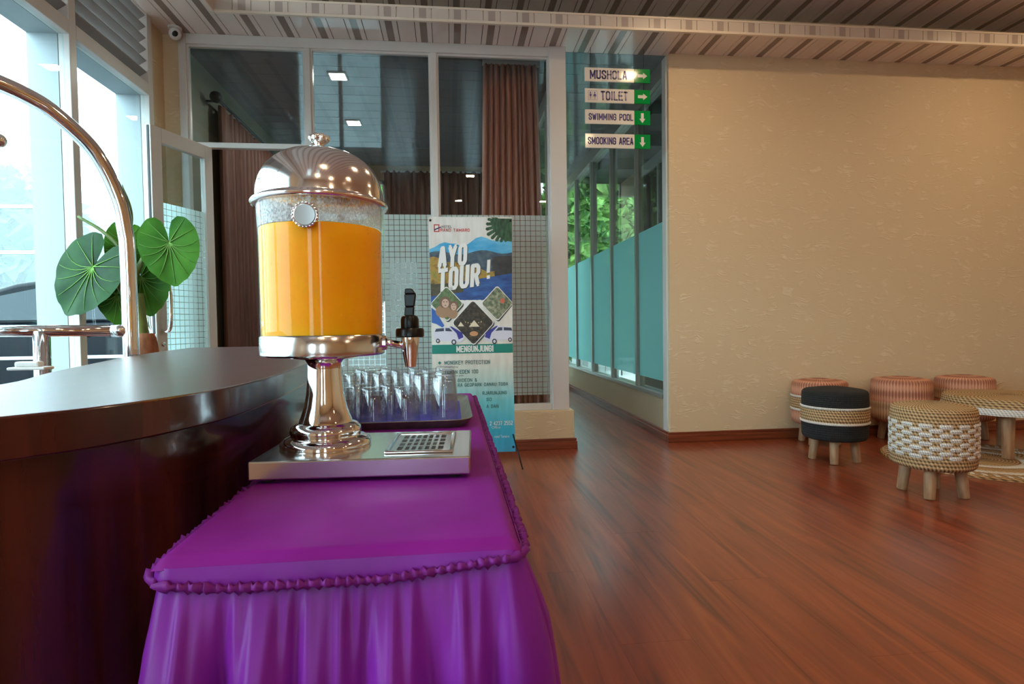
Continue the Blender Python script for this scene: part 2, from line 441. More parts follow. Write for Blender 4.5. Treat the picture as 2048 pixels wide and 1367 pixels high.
for n, (a, b_, z0, z1) in enumerate(rear):
    w = sroot('window_%d' % (9+n), ((a+b_)/2, FY0, z0)); o = ((a+b_)/2, FY0, z0)
    f = MB(o); f.box(a, a+0.04, FY0-0.09, FY0-0.03, z0, z1); f.box(b_-0.04, b_, FY0-0.09, FY0-0.03, z0, z1); f.box(a+0.04, b_-0.04, FY0-0.09, FY0-0.03, z0, z0+0.04); f.box(a+0.04, b_-0.04, FY0-0.09, FY0-0.03, z1-0.04, z1)
    f.build('window_frame', 'white_frame', w)
    MB(o).box(a+0.04, b_-0.04, FY0-0.064, FY0-0.058, z0+0.04, z1-0.04).build('pane', 'glass', w)
struct(MB().box(-1.98, 1.81, FY1+0.045, FY1+0.14, CEIL+0.03, 3.6).build('wall_bulkhead', 'plain_wall'))
# ---- low papered kerb under the glazed partition, with its skirting
struct(MB().box(-1.06, 0.975, 4.48, 4.64, 0.0, 0.307).build('wall_kerb', 'wallpaper', bevel=0.004))
def skirting(name, x0, x1, y0, y1, h):
    b = MB(); b.box(x0, x1, y0, y1, 0, h*0.72); 
    ix = 0.006
    b.box(x0+ix, x1-ix, y0+ix, y1-ix, h*0.72, h)
    return struct(b.build(name, 'baseboard', bevel=0.004))
skirting('baseboard_kerb', -1.065, 0.998, 4.458, 4.66, 0.085)
skirting('baseboard_back', 1.785, 6.2, FY1-0.02, FY1+0.02, 0.085)
skirting('baseboard_corridor', 1.785, 1.83, FY1+0.02, 8.8, 0.085)
skirting('baseboard_corner', -2.1, -1.96, FY1-0.02, FY1+0.02, 0.085)

# ---- ceiling: low soffit round a raised tray, both lined with narrow glossy strips
ceiling = struct(MB().box(-2.2, 6.3, FY0-0.1, 4.7, UP+0.02, UP+0.1).build('ceiling', 'pvc_groove'))
soffit = struct(MB().box(-2.2, 6.3, 4.24, 4.6, CEIL+0.014, CEIL+0.03).box(-2.2, -1.6, FY0, 4.24, CEIL+0.014, CEIL+0.03).build('ceiling_soffit', 'pvc_groove'))
SW = 0.125
def strip_mesh(name, L, striped, along='y'):
    b = MB(); g = 0.0025; h = 0.014
    if striped:
        b.box(-SW/2+g, -0.026, 0, L, 0, h); b.box(0.026, SW/2-g, 0, L, 0, h); b.cur = 1; b.box(-0.026, 0.026, 0, L, 0, h)
        return b.mesh(name, ['pvc', 'pvc_dark'])
    b.box(-SW/2+g, SW/2-g, 0, L, 0, h)
    return b.mesh(name, 'pvc')
TRAY_Y, TRAY_X = 4.217, -1.6
me_long = [strip_mesh('strip', 8.6, k) for k in (False, True)]
me_short = [strip_mesh('strip', 4.6-TRAY_Y, k) for k in (False, True)]
def vstrip(striped):
    b = MB(); g = 0.0025
    if striped:
        b.box(-SW/2+g, -0.026, 0, 0.012, 0, 0.075); b.box(0.026, SW/2-g, 0, 0.012, 0, 0.075); b.cur = 1; b.box(-0.026, 0.026, 0, 0.012, 0, 0.075)
        return b.mesh('strip', ['pvc_fascia', 'pvc_fascia_dark'])
    return b.box(-SW/2+g, SW/2-g, 0, 0.012, 0, 0.075).mesh('strip', 'pvc_fascia')
me_v = [vstrip(False), vstrip(True)]
fascia = struct(MB().box(TRAY_X, 6.2, TRAY_Y-0.004, TRAY_Y+0.02, CEIL-0.002, CEIL+0.018).box(TRAY_X, 6.2, TRAY_Y-0.004, TRAY_Y+0.02, CEIL+0.09, CEIL+0.106).box(TRAY_X, 6.2, TRAY_Y+0.0115, TRAY_Y+0.018, CEIL+0.018, CEIL+0.09).build('trim_1', 'lip', bevel=0.003))
struct(MB().box(TRAY_X-0.02, TRAY_X+0.004, FY0, TRAY_Y, CEIL-0.002, CEIL+0.106).build('trim_2', 'lip', bevel=0.003))
for i in range(66):
    x = -2.1+SW*(i+0.5); k = i % 2
    if i < 4: inst('strip', me_long[k], (x, FY0, CEIL), soffit)
    else:
        inst('strip', me_short[k], (x, TRAY_Y, CEIL), soffit)
        inst('strip', me_v[k], (x, TRAY_Y, CEIL+0.0165), fascia)
    inst('strip', me_long[k], (x, FY0, UP+0.004), ceiling)

# ---- left facade: framed glazing with louvres over it, masonry reveals outside
posts = [-1.0, 0.48, 1.98, 3.44, 4.28]
struct(MB().box(-2.22, -2.1, FY0, -1.03, 0, 3.6).build('wall_left_fill_block', 'wallpaper'))  # unseen bays closed off as solid wall to limit daylight fill
slat_b = lambda y0, y1: MB().add([(-0.05, y0, -0.032), (-0.05, y1, -0.032), (0.05, y1, 0.032), (0.05, y0, 0.032), (-0.055, y0, -0.023), (-0.055, y1, -0.023), (0.045, y1, 0.041), (0.045, y0, 0.041)],
                                 [(0, 1, 2, 3), (7, 6, 5, 4), (0, 3, 7, 4), (1, 5, 6, 2), (3, 2, 6, 7), (0, 4, 5, 1)])
for n in range(len(posts)-1):
    y0, y1 = posts[n]+0.06, posts[n+1]
    w = sroot('window_%d' % (n+1), (-2.1, y0, 0))
    o = (-2.1, y0, 0)
    f = MB(o); f.box(-2.13, -2.07, y1, y1+0.06, 0, CEIL); f.box(-2.13, -2.07, y0, y1, 2.64, 2.72); f.box(-2.13, -2.07, y0, y1, 0.0, 0.1)
    if n == 0: f.box(-2.13, -2.07, y0-0.06, y0, 0, CEIL)
    f.build('window_frame', 'white_frame', w, bevel=0.003)
    MB(o).box(-2.106, -2.1, y0+0.001, y1-0.001, 0.1, 2.64).build('pane', 'glass', w)
    r = MB(o); r.box(-2.29, -2.131, y1-0.002, y1+0.10, -0.1, CEIL+0.1); r.box(-2.29, -2.131, y0+0.04, y1-0.002, 2.64, 2.72); r.box(-2.29, -2.131, y0+0.04, y1-0.002, -0.1, 0.1)
    if n == 0: r.box(-2.29, -2.131, y0-0.08, y0+0.04, -0.1, CEIL+0.1)
    r.build('reveal', 'white_paint', w)
    sm = slat_b(0, y1-y0).mesh('slat', 'louvre')
    for k in range(6):
        inst('slat', sm, (-0.03, 0, 2.765+0.078*k), w)

# ---- glazed partition to the dining room
PY0, PY1 = 4.53, 4.59
part = sroot('window_5', (-1.0, 4.56, 0)); o = (-1.0, 4.56, 0)
def fr(b): return b.build('window_frame', 'white_frame', part, bevel=0.004)
fr(MB(o).box(-1.98, -1.925, PY0, PY1, 0, CEIL))
fr(MB(o).box(-1.075, -1.03, PY0, PY1, 0.0, 3.125))
fr(MB(o).box(-0.125, -0.075, PY0, PY1, 0.307, 3.125))
fr(MB(o).box(0.81, 0.945, PY0-0.02, PY1+0.02, 0.307, CEIL))
fr(MB(o).box(-1.925, 0.81, PY0, PY1, 3.125, CEIL))
fr(MB(o).box(-1.925, -1.075, PY0+0.004, PY1-0.004, 2.36, 2.40))
fr(MB(o).box(-1.03, 0.81, PY0+0.004, PY1-0.004, 0.307, 0.36))
# glazing beads
for (a, b_) in ((-1.925, -1.075), (-1.03, -0.125), (-0.075, 0.81)):
    z0 = 2.40 if a < -1.5 else 0.36
    g = MB(o)
    g.box(a, a+0.014, 4.545, 4.575, z0, 3.125); g.box(b_-0.014, b_, 4.545, 4.575, z0, 3.125); g.box(a+0.014, b_-0.014, 4.545, 4.575, 3.108, 3.125)
    g.build('glazing_bead', 'white_frame', part)
    MB(o).box(a+0.002, b_-0.002, 4.558, 4.563, z0, 3.122).build('pane', 'glass_int', part)
def film_squares(x0, x1, z0, z1, y, q=0.042, gap=0.0035, oo=o, parent=None, fn=None):
    b = MB(oo); nx = int((x1-x0)/q); nz = int((z1-z0)/q)
    for i in range(nx+1):
        for j in range(nz+1):
            a, c = x0+i*q, min(x0+(i+1)*q-gap, x1); d, e = z1-j*q, max(z1-(j+1)*q+gap, z0)
            if c-a < 0.003 or d-e < 0.003: continue
            ps = [(a, y, e), (c, y, e), (c, y, d), (a, y, d)]
            if fn: ps = [fn(*p) for p in ps]
            b.add(ps, [(0, 1, 2, 3)])
    f = b.build('frosted_film', 'film', parent); f['kind'] = 'stuff'; return f
film_squares(-1.014, -0.14, 0.43, 1.875, 4.5565, parent=part)
film_squares(-0.06, 0.795, 0.43, 1.875, 4.5565, parent=part)

# ---- open glass door leaf
hx, hy = -1.775, 4.53
nx_, ny_ = -1.965, 4.03
dv = Vector((nx_-hx, ny_-hy, 0)); DL = dv.length; dv.normalize()
door = sroot('door_1', (hx, hy, 0)); door.rotation_euler = (0, 0, math.atan2(dv.y, dv.x))
def dp(b, n, m='white_frame', **kw): return b.build(n, m, door, **kw)
dp(MB().box(0, 0.075, -0.022, 0.022, 0.01, 2.355), 'stile', bevel=0.004)
dp(MB().box(DL-0.085, DL, -0.022, 0.022, 0.01, 2.355), 'stile', bevel=0.004)
dp(MB().box(0.075, DL-0.085, -0.022, 0.022, 2.255, 2.355), 'rail', bevel=0.004)
dp(MB().box(0.075, DL-0.085, -0.022, 0.022, 0.01, 0.16), 'rail', bevel=0.004)
dp(MB().box(0.075, DL-0.085, -0.003, 0.003, 0.16, 2.255), 'pane', 'glass_int')
dp(MB().box(DL-0.001, DL+0.004, -0.008, 0.008, 0.95, 2.35), 'weather_strip', 'black_rubber')
film_squares(0.077, DL-0.087, 0.3, 1.86, 0.004, oo=(0, 0, 0), parent=door)
for s in (-1, 1):
    hp = [(DL-0.045, s*0.022, 0.99), (DL-0.045, s*0.06, 0.985), (DL-0.045, s*0.085, 1.01), (DL-0.045, s*0.095, 1.08), (DL-0.045, s*0.098, 1.17), (DL-0.045, s*0.095, 1.26), (DL-0.045, s*0.085, 1.33), (DL-0.045, s*0.06, 1.355), (DL-0.045, s*0.022, 1.35)]
    dp(MB().tube(catmull(hp, 5), 0.0125, 12), 'pull_handle', 'chrome', smooth=True)
lk = dp(MB().lathe([(0.016, 0), (0.016, 0.006), (0.011, 0.010), (0.001, 0.011)], 20), 'lock_cylinder', 'steel', smooth=False)
lk.location = (DL-0.045, 0.022, 0.9); lk.rotation_euler = (-PI/2, 0, 0)
dp(MB().box(DL+0.0001, DL+0.0025, -0.016, 0.016, 0.78, 0.97), 'lock_plate', 'white_plastic')
dp(MB().box(DL+0.0026, DL+0.0032, -0.010, 0.010, 0.80, 0.87), 'sticker', 'tray')

# ---- corridor glazing on its right-hand side
cor = sroot('window_6', (1.81, 6.6, 0)); o = (1.81, 6.6, 0)
struct(MB().box(1.81, 1.92, FY1+0.14, 8.8, 0, 0.35).build('wall_corridor', 'plain_wall'))
MB(o).box(1.795, 1.93, 4.7, 8.8, 0.35, 0.385).build('window_sill', 'grey_frame', cor, bevel=0.003)
MB(o).box(1.80, 1.92, 4.7, 8.8, 3.06, 3.2).build('window_head', 'grey_frame', cor)
MB(o).box(1.80, 1.86, 4.6, 4.69, 0.0, 3.2).build('window_frame', 'white_frame', cor, bevel=0.003)
ym = [4.69, 5.43, 6.30, 7.20, 8.12, 8.8]
mul = MB().box(-0.03, 0.05, -0.025, 0.025, 0.385, 3.06).mesh('mullion', 'grey_frame')
for y in ym[1:-1]: inst('mullion', mul, (0.03, y-6.6, 0), cor)
for a, b_ in zip(ym[:-1], ym[1:]):
    MB(o).box(1.838, 1.843, a+0.02, b_-0.02, 0.385, 3.06).build('pane', 'glass_teal', cor)
    fl = MB(o).add([(1.836, a+0.026, 0.49), (1.836, b_-0.026, 0.49), (1.836, b_-0.026, 1.87), (1.836, a+0.026, 1.87)], [(0, 1, 2, 3)]).build('frosted_film', 'film_teal', cor)
# corridor's left partition and far end
cl = sroot('window_7', (0.96, 6.6, 0)); o = (0.96, 6.6, 0)
MB(o).box(0.93, 0.97, 4.66, 8.0, 0, 0.3).build('window_sill', 'plain_wall', cl)
MB(o).box(0.93, 0.97, 4.66, 8.0, 3.05, 3.2).build('window_head', 'white_frame', cl)
for y in (5.4, 6.3, 7.2, 7.97): MB(o).box(0.925, 0.975, y-0.025, y+0.025, 0.3, 3.05).build('mullion', 'white_frame', cl)
MB(o).box(0.948, 0.953, 4.66, 8.0, 0.3, 3.05).build('pane', 'glass_int', cl)

ce = sroot('added_end_door', (1.38, 8.84, 0)); o = (1.38, 8.84, 0)  # unseen glazed end, added to stop sky reflections and light the corridor
f = MB(o)
for x in (0.93, 1.36, 1.79): f.box(x, x+0.06, 8.81, 8.87, 0, 3.2)
f.box(0.99, 1.36, 8.81, 8.87, 2.3, 2.36); f.box(1.42, 1.79, 8.81, 8.87, 2.3, 2.36); f.box(0.99, 1.36, 8.81, 8.87, 0.0, 0.1); f.box(1.42, 1.79, 8.81, 8.87, 0.0, 0.1)
f.build('door_frame', 'grey_frame', ce)
for a, b_ in ((0.99, 1.36), (1.42, 1.79)):
    MB(o).box(a, b_, 8.838, 8.843, 0.1, 3.2).build('pane', 'glass_int', ce)
    MB(o).add([(a, 8.836, 0.1), (b_, 8.836, 0.1), (b_, 8.836, 1.87), (a, 8.836, 1.87)], [(0, 1, 2, 3)]).build('frosted_film', 'film', ce)
struct(MB().box(0.85, 0.97, 8.0, 8.9, 0, 3.2).build('wall_corridor_end', 'plain_wall'))
# ---- dining room beyond the partition: walls, far window, ceiling strips
struct(MB().box(-2.16, -2.03, 4.7, 8.14, 0, 3.4).build('wall_dining', 'olive_wall'))
wf = MB(); wf.box(-0.85, 0.98, 8.0, 8.14, 0, 3.4); wf.box(-2.03, -0.85, 8.0, 8.14, 3.0, 3.4); wf.box(-2.03, -0.85, 8.0, 8.14, 0, 0.4)
struct(wf.build('wall_far', 'plain_wall'))
w = sroot('window_8', (-1.44, 8.06, 0)); o = (-1.44, 8.06, 0)
f = MB(o)
for x in (-2.03, -1.46, -0.9): f.box(x, x+0.05, 8.03, 8.09, 0.4, 3.0)
f.box(-2.03, -0.85, 8.03, 8.09, 2.95, 3.0); f.box(-2.03, -0.85, 8.03, 8.09, 0.4, 0.45)
f.build('window_frame', 'white_frame', w)
MB(o).box(-2.0, -0.87, 8.058, 8.062, 0.45, 2.95).build('pane', 'glass', w)
c2 = struct(MB().box(-2.16, 1.95, 4.6, 8.9, CEIL+0.014, CEIL+0.06).build('ceiling_dining', 'pvc_groove'))
dm = MB().box(-2.03, 1.93, 0.002, 0.198, 0, 0.014).mesh('strip', 'pvc_white')
for i in range(21): inst('strip', dm, (0, 4.602+0.2*i, CEIL), c2)

# ---- outside
ground = struct(MB().box(-90, -2.3, -30, 100, -0.3, -0.1).box(-2.3, 60, 8.9, 100, -0.3, -0.1).build('ground', 'asphalt'))
struct(MB().box(1.95, 9.0, 4.7, 16.0, -0.1, 0.0).build('floor_terrace', 'terrace'))
ra = MB(); ra.box(1.925, 5.0, 4.72, 8.2, 3.1, 3.25)
struct(ra.build('roof_terrace', 'dark_wood'))
for i in range(4):
    tag(MB((2.2, 5.3+0.95*i, 2.97)).box(1.925, 5.0, 5.25+0.95*i, 5.35+0.95*i, 2.97 if i < 3 else 2.85, 3.1).build('roof_beam', 'dark_wood'), 'dark timber beam under the terrace roof', 'beam', 'terrace roof beams')
struct(MB().box(2.75, 5.0, 7.9, 8.02, 0, 3.1).build('wall_terrace', 'dark_wood'))

# ================================================================ reception counter
front = [(-2.2, 0.16), (-1.6, 0.22), (-1.05, 0.36), (-0.75, 0.52), (-0.529, 0.727), (-0.46, 0.80), (-0.406, 0.915), (-0.378, 1.03), (-0.372, 1.2), (-0.385, 1.45), (-0.418, 1.79), (-0.50, 2.3), (-0.64, 2.8), (-0.85, 3.2)]
back = [(-1.05, 3.235), (-1.30, 3.235), (-1.385, 3.21), (-1.37, 3.1), (-1.326, 2.825), (-1.213, 2.3), (-1.09, 1.88), (-0.968, 1.49), (-0.854, 1.18), (-0.90, 0.98), (-1.1, 0.8), (-1.5, 0.68), (-2.2, 0.62)]
fc = [Vector((p[0], p[1])) for p in catmull([(x, y, 0) for x, y in front], 7)]
def inset(curve, d):
    out = []
    for i, p in enumerate(curve):
        t = (curve[min(i+1, len(curve)-1)]-curve[max(i-1, 0)]).normalized()
        out.append(p+Vector((-t.y, t.x))*d)
    return out
bc = [Vector((p[0], p[1])) for p in catmull([(x, y, 0) for x, y in back], 5)]
counter = thing('reception_counter', (-0.9, 1.8, 0), 'dark mahogany reception counter with a curved front and thick top', 'counter')
MB((-0.9, 1.8, 0)).prism(fc+bc, 0.846, 0.90).build('countertop', ['mahogany_top', 'mahogany'], counter, bevel=0.003, auto=40)
ct = counter.children[0].data
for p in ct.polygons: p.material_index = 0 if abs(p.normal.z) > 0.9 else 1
fi = inset(fc, 0.022); bi = inset(bc, 0.05)
MB((-0.9, 1.8, 0)).prism(fi+bi, 0.0, 0.846).build('front_panel', 'mahogany', counter, auto=40)
wi = thing('card_holder', (-1.085, 1.60, 0.90), 'small white plastic card holder standing on the edge of the mahogany counter', 'card holder')
MB().box(-0.045, 0.045, -0.02, 0.02, 0.0, 0.008).build('base', 'white_plastic', wi, bevel=0.003)
MB().prism([(-0.032, -0.012), (0.026, -0.012), (0.026, 0.012), (-0.032, 0.012)], 0.008, 0.022).build('holder', 'white_plastic', wi, bevel=0.004)

# ================================================================ skirted buffet table
TX0, TX1, TY0, TY1, TZ = -0.328, 0.078, 0.648, 2.11, 0.75
tb = (-0.125, 1.37, 0)
table = thing('skirted_table', tb, 'narrow buffet table dressed in purple satin with a gathered floor-length skirt', 'table')
def fbm(x, y, s=1.0): return noise.noise(Vector((x*s, y*s, 3.1)))
def top_fn(u, v):
    x = TX0+(TX1-TX0)*u; y = TY0+(TY1-TY0)*v
    e = min(u*(TX1-TX0), (1-u)*(TX1-TX0), v*(TY1-TY0), (1-v)*(TY1-TY0))
    z = TZ-0.012*max(0, 1-e/0.012)**2+0.0006*fbm(x, y, 14)
    return (x, y, z)
MB(tb).grid(top_fn, 60, 160).build('table_cover', 'satin_flat', table, smooth=True)
# perimeter path (front first): s -> point, outward normal
segs = [((TX0, TY0), (TX1, TY0), (0, -1)), ((TX1, TY0), (TX1, TY1), (1, 0)), ((TX1, TY1), (TX0, TY1), (0, 1)), ((TX0, TY1), (TX0, TY0), (-1, 0))]
CR = 0.02
path = []
for (a, b_, nrm) in segs:
    a, b_, nv = Vector(a), Vector(b_), Vector(nrm); d = (b_-a); L = d.length; d.normalize(); nn = int(L/0.0045)
    for i in range(nn+1):
        path.append((a+d*(CR+(L-2*CR)*i/nn), nv))
    for k in range(1, 6):
        t = k/6*PI/2; n2 = (nv*math.cos(t)+d*math.sin(t)); path.append((b_-d*CR-nv*CR+n2*CR, n2))
    # shift straight part outwards is not needed: the corner arc starts on it
tot = 0; ss = [0]
for i in range(1, len(path)):
    tot += (path[i][0]-path[i-1][0]).length; ss.append(tot)
def sag(p, nv):
    if nv.y < -0.7:   # front: the seam dips between the corners
        t = (p.x-TX0)/(TX1-TX0); t = min(max(t, 0), 1)
        return 0.006+0.017*min(1, (1-t)*2.6)*min(1, 0.55+t*2.2)
    if nv.x < -0.5:
        return 0.006+0.0094*max(0, 1-(p.y-TY0)/0.08)**2
    return 0.006
# cover apron from the rim down to the ruffle
NA = 5
vs = []; fs = []
n = len(path)
for j in range(NA+1):
    for i, (p, nv) in enumerate(path):
        t = j/NA; dz = sag(p, nv)
        wob = 0.0015*fbm(ss[i]*40, t, 1.0)*t
        q = p+nv*(0.004*math.sin(t*PI/2)+wob)
        vs.append((q.x, q.y, TZ-0.010-(dz)*t))
for j in range(NA):
    for i in range(n):
        k = (i+1) % n; fs.append((j*n+i, j*n+k, (j+1)*n+k, (j+1)*n+i))
MB(tb).add(vs, fs).build('apron', 'satin', table, smooth=True)
# gathered skirt
NS = 30
rs = random.Random(3)
ks = [(2*PI/tot*round(tot/w_), a_, rs.random()*6.28) for w_, a_ in ((0.074, 0.058), (0.121, 0.036), (0.045, 0.010))]
fine = [(2*PI/tot*round(tot/w_), a_, rs.random()*6.28) for w_, a_ in ((0.019, 0.0022), (0.027, 0.0022))]
vs = []; fs = []
for j in range(NS+1):
    t = (j/NS)**1.25
    for i, (p, nv) in enumerate(path):
        s_ = ss[i]; dz = sag(p, nv); ztop = TZ-0.012-dz
        g = min(1, t*6)
        warp = 0.010*fbm(s_*7, t*2.2)
        off = sum(a_*(abs(math.sin(0.5*(k_*(s_+warp)+ph)))**0.8-0.6) for k_, a_, ph in ks)*(0.35+0.75*t**0.6)*g*(0.8+0.5*fbm(s_*4.0, 8.0))
        off += sum(a_*math.sin(k_*s_+ph) for k_, a_, ph in fine)*max(0, 1-t*3.2)*min(1, t*14+0.2)
        q = p+nv*(0.010*min(1, t*8)+0.075*t**0.85*(0.55 if nv.x < -0.5 else 1.0)+off)
        tang = Vector((-nv.y, nv.x)); q = q+tang*(0.006*t*math.sin(ks[1][0]*s_*0.5+1.0))
        q.x = max(q.x, -0.362)
        vs.append((q.x, q.y, ztop*(1-t)+0.004*t))
for j in range(NS):
    for i in range(n):
        k = (i+1) % n; fs.append((j*n+i, j*n+k, (j+1)*n+k, (j+1)*n+i))
MB(tb).add(vs, fs).build('skirt', 'satin', table, smooth=True)
# ruffle heading: a wavy ribbon along the seam
vs = []; fs = []
prof = [(-0.004, 0.007), (0.003, 0.010), (0.006, 0.0), (0.002, -0.007), (-0.004, -0.006)]
m_ = len(prof)
for i, (p, nv) in enumerate(path):
    s_ = ss[i]; dz = sag(p, nv); z0 = TZ-0.011-dz
    w1 = math.sin(s_*2*PI/0.0125+2.5*fbm(s_*25, 0)); w2 = math.sin(s_*2*PI/0.0105+1.7+2.0*fbm(s_*18, 5))
    sc = 0.8+0.35*fbm(s_*60, 9)
    for (a_, b2) in prof:
        q = p+nv*(0.006+a_*sc+0.0042*w1*(1 if b2 >= 0 else 0.4))
        vs.append((q.x, q.y, z0+b2*sc*(0.75+0.35*w2)+0.0015*w1))
for i in range(n):
    k = (i+1) % n
    for a_ in range(m_):
        c_ = (a_+1) % m_; fs.append((i*m_+a_, k*m_+a_, k*m_+c_, i*m_+c_))
MB(tb).add(vs, fs).build('ruffle', 'satin_trim', table, smooth=True)

# ================================================================ juice dispenser
db = (-0.228, 1.06, TZ)
disp = thing('juice_dispenser', db, 'domed chrome juice dispenser full of orange drink on a steel base', 'drink dispenser', rz=math.radians(-2.5))
def ring(b, prof, n=64, c=(0, 0, 0)): return b.lathe(prof, n, c, caps=False)
# base plate
plx0, plx1, ply0, ply1 = -0.092, 0.262, -0.125, 0.108
MB().box(plx0, plx1, ply0, ply1, 0.007, 0.037).build('base_plate', 'steel', disp, bevel=0.0025)
for x in (plx0+0.025, plx1-0.025):
    for y in (ply0+0.025, ply1-0.025):
        f = MB().lathe([(0.010, 0), (0.012, 0.008)], 16).build('rubber_foot', 'black_rubber', disp); f.location = (x, y, 0)
# pedestal
ped = [(0.079, 0.037), (0.080, 0.041), (0.078, 0.047), (0.071, 0.052), (0.061, 0.055), (0.060, 0.058), (0.063, 0.063), (0.061, 0.070), (0.055, 0.076), (0.047, 0.079), (0.046, 0.083), (0.043, 0.090), (0.037, 0.108), (0.033, 0.130), (0.0305, 0.155), (0.0295, 0.175), (0.030, 0.186), (0.034, 0.192), (0.060, 0.196), (0.062, 0.201)]
MB().lathe(ped, 64).build('pedestal', 'chrome', disp, auto=50)
# band
MB().lathe([(0.060, 0.199), (0.104, 0.200), (0.1075, 0.203), (0.108, 0.2065), (0.108, 0.2335), (0.106, 0.236), (0.100, 0.236)], 72).build('band', 'steel', disp, auto=40)
# liquid and acrylic tank
MB().lathe([(0.001, 0.2365), (0.1035, 0.2365), (0.1040, 0.40), (0.1045, 0.4215), (0.1035, 0.4225), (0.001, 0.4225)], 72).build('orange_drink', 'juice', disp, auto=50)
tk = MB(); ring(tk, [(0.1055, 0.236), (0.1062, 0.40), (0.1085, 0.472)], 72)
tank = tk.build('tank', 'acrylic', disp, smooth=True)
cd = MB(); ring(cd, [(0.1056, 0.4228), (0.1066, 0.445), (0.1080, 0.470)], 72); cd.build('condensation', 'condensation', tank, smooth=True)
# droplets on the tank
dr = MB(); rd = random.Random(5)
for i in range(420):
    a = rd.uniform(-PI*0.98, -0.02); z = rd.uniform(0.245, 0.44); r = rd.choice((0.0006, 0.0008, 0.0012)); R_ = 0.1066
    dr.ball((R_*math.cos(a), R_*math.sin(a), z), r, 6, 4, (1, 1, 1.3))
dd = dr.build('droplets', 'acrylic', tank, smooth=True); dd['kind'] = 'stuff'
# dome lid
dome = [(0.112, 0.462), (0.1165, 0.464), (0.118, 0.468), (0.116, 0.472), (0.110, 0.474)]
for k in range(15):
    t = k/14*PI/2; dome.append((0.1095*math.cos(t)**0.72 if k < 14 else 0.004, 0.476+0.089*math.sin(t)**0.95))
lid = MB().lathe(dome, 72).build('dome_lid', 'dome', disp, auto=60)
kp = [(0.012, 0.564), (0.0085, 0.568), (0.0075, 0.576), (0.010, 0.580), (0.012, 0.582)]
MB().lathe(kp, 24).build('knob_stem', 'chrome', lid, smooth=True)
kb = MB()
for k in range(7):
    a = k*2*PI/7; kb.ball((0.0125*math.cos(a), 0.0125*math.sin(a), 0.587), 0.0068, 12, 8)
kb.ball((0, 0, 0.590), 0.008, 12, 8)
kb.build('knob', 'chrome', lid, smooth=True)
# round gauge on the front of the tank
ga = math.radians(-88)
g = MB().lathe([(0.0205, 0), (0.0205, 0.004), (0.0185, 0.006), (0.017, 0.0055), (0.001, 0.0045)], 32).build('gauge', 'steel', disp, auto=40)
g.location = (0.1085*math.cos(ga), 0.1085*math.sin(ga), 0.4305); g.rotation_euler = (PI/2, 0, ga+PI/2)
fb = MB().lathe([(0.001, 0.0058), (0.0165, 0.0062), (0.0163, 0.0068), (0.001, 0.0068)], 28).build('gauge_face', 'dial', g)
sc_ = MB()
for k in range(22):
    a = 2*PI*k/22; sc_.ball((0.0195*math.cos(a), 0.0195*math.sin(a), 0.0052), 0.0021, 8, 6)
sc_.build('gauge_bezel', 'chrome', g, smooth=True)
# tap
tapx = 0.155
tp = MB().tube([(0.104, -0.006, 0.220), (0.115, -0.006, 0.221), (tapx-0.008, -0.006, 0.214)], [0.0085, 0.0065, 0.0062], 18).build('tap_pipe', 'chrome', disp, smooth=True)
MB().lathe([(0.013, 0), (0.013, 0.006), (0.009, 0.008)], 20).build('tap_nut', 'chrome', tp).matrix_local = Matrix.Translation((0.1065, -0.006, 0.2205)) @ Matrix.Rotation(PI/2, 4, 'Y')
sp = MB().lathe([(0.0085, 0.176), (0.0095, 0.1765), (0.0135, 0.200), (0.0165, 0.226), (0.0165, 0.232)], 28, (tapx, -0.006, 0)).build('spout', 'chrome', disp, auto=40)
MB().lathe([(0.0235, 0.230), (0.0255, 0.232), (0.0255, 0.243), (0.0235, 0.246), (0.012, 0.247)], 28, (tapx, -0.006, 0)).build('tap_collar', 'black_plastic', disp, auto=40)
MB().lathe([(0.016, 0.246), (0.0165, 0.248), (0.0165, 0.262), (0.014, 0.268), (0.009, 0.270)], 24, (tapx, -0.006, 0)).build('tap_cap', 'black_plastic', disp, auto=40)
lv = MB()
pts = [(tapx-0.001, 0.267), (tapx+0.0005, 0.285), (tapx+0.002, 0.308), (tapx-0.001, 0.318)]
ws = [0.0085, 0.0085, 0.0105, 0.006]
for (a0, w0), (a1, w1) in zip(zip(pts[:-1], ws[:-1]), zip(pts[1:], ws[1:])):
    lv.add([(a0[0]-w0, -0.012, a0[1]), (a0[0]+w0, -0.012, a0[1]), (a0[0]+w0, 0.0, a0[1]), (a0[0]-w0, 0.0, a0[1]), (a1[0]-w1, -0.012, a1[1]), (a1[0]+w1, -0.012, a1[1]), (a1[0]+w1, 0.0, a1[1]), (a1[0]-w1, 0.0, a1[1])],
           [(0, 3, 2, 1), (4, 5, 6, 7), (0, 1, 5, 4), (1, 2, 6, 5), (2, 3, 7, 6), (3, 0, 4, 7)])
lv.build('tap_lever', 'black_plastic', disp, bevel=0.002)
# drip grille: raised frame, punched plate, dark well
gx0, gx1, gy0, gy1 = 0.118, 0.233, -0.094, 0.072
MB().box(gx0+0.004, gx1-0.004, gy0+0.004, gy1-0.004, 0.0371, 0.0376).build('drip_well', 'dark_hole', disp)
gf = MB(); zz0, zz1 = 0.037, 0.0415
gf.box(gx0, gx1, gy0, gy0+0.008, zz0, zz1); gf.box(gx0, gx1, gy1-0.008, gy1, zz0, zz1); gf.box(gx0, gx0+0.008, gy0+0.008, gy1-0.008, zz0, zz1); gf.box(gx1-0.008, gx1, gy0+0.008, gy1-0.008, zz0, zz1)
gf.build('grille_rim', 'chrome', disp, bevel=0.002)
gp = MB(); ix0, ix1, iy0, iy1 = gx0+0.008, gx1-0.008, gy0+0.008, gy1-0.008
mx_, my_ = 0.010, 0.012
nxs, nys = 7, 4
cw = (ix1-ix0-2*mx_)/nxs; ch = (iy1-iy0-2*my_)/nys
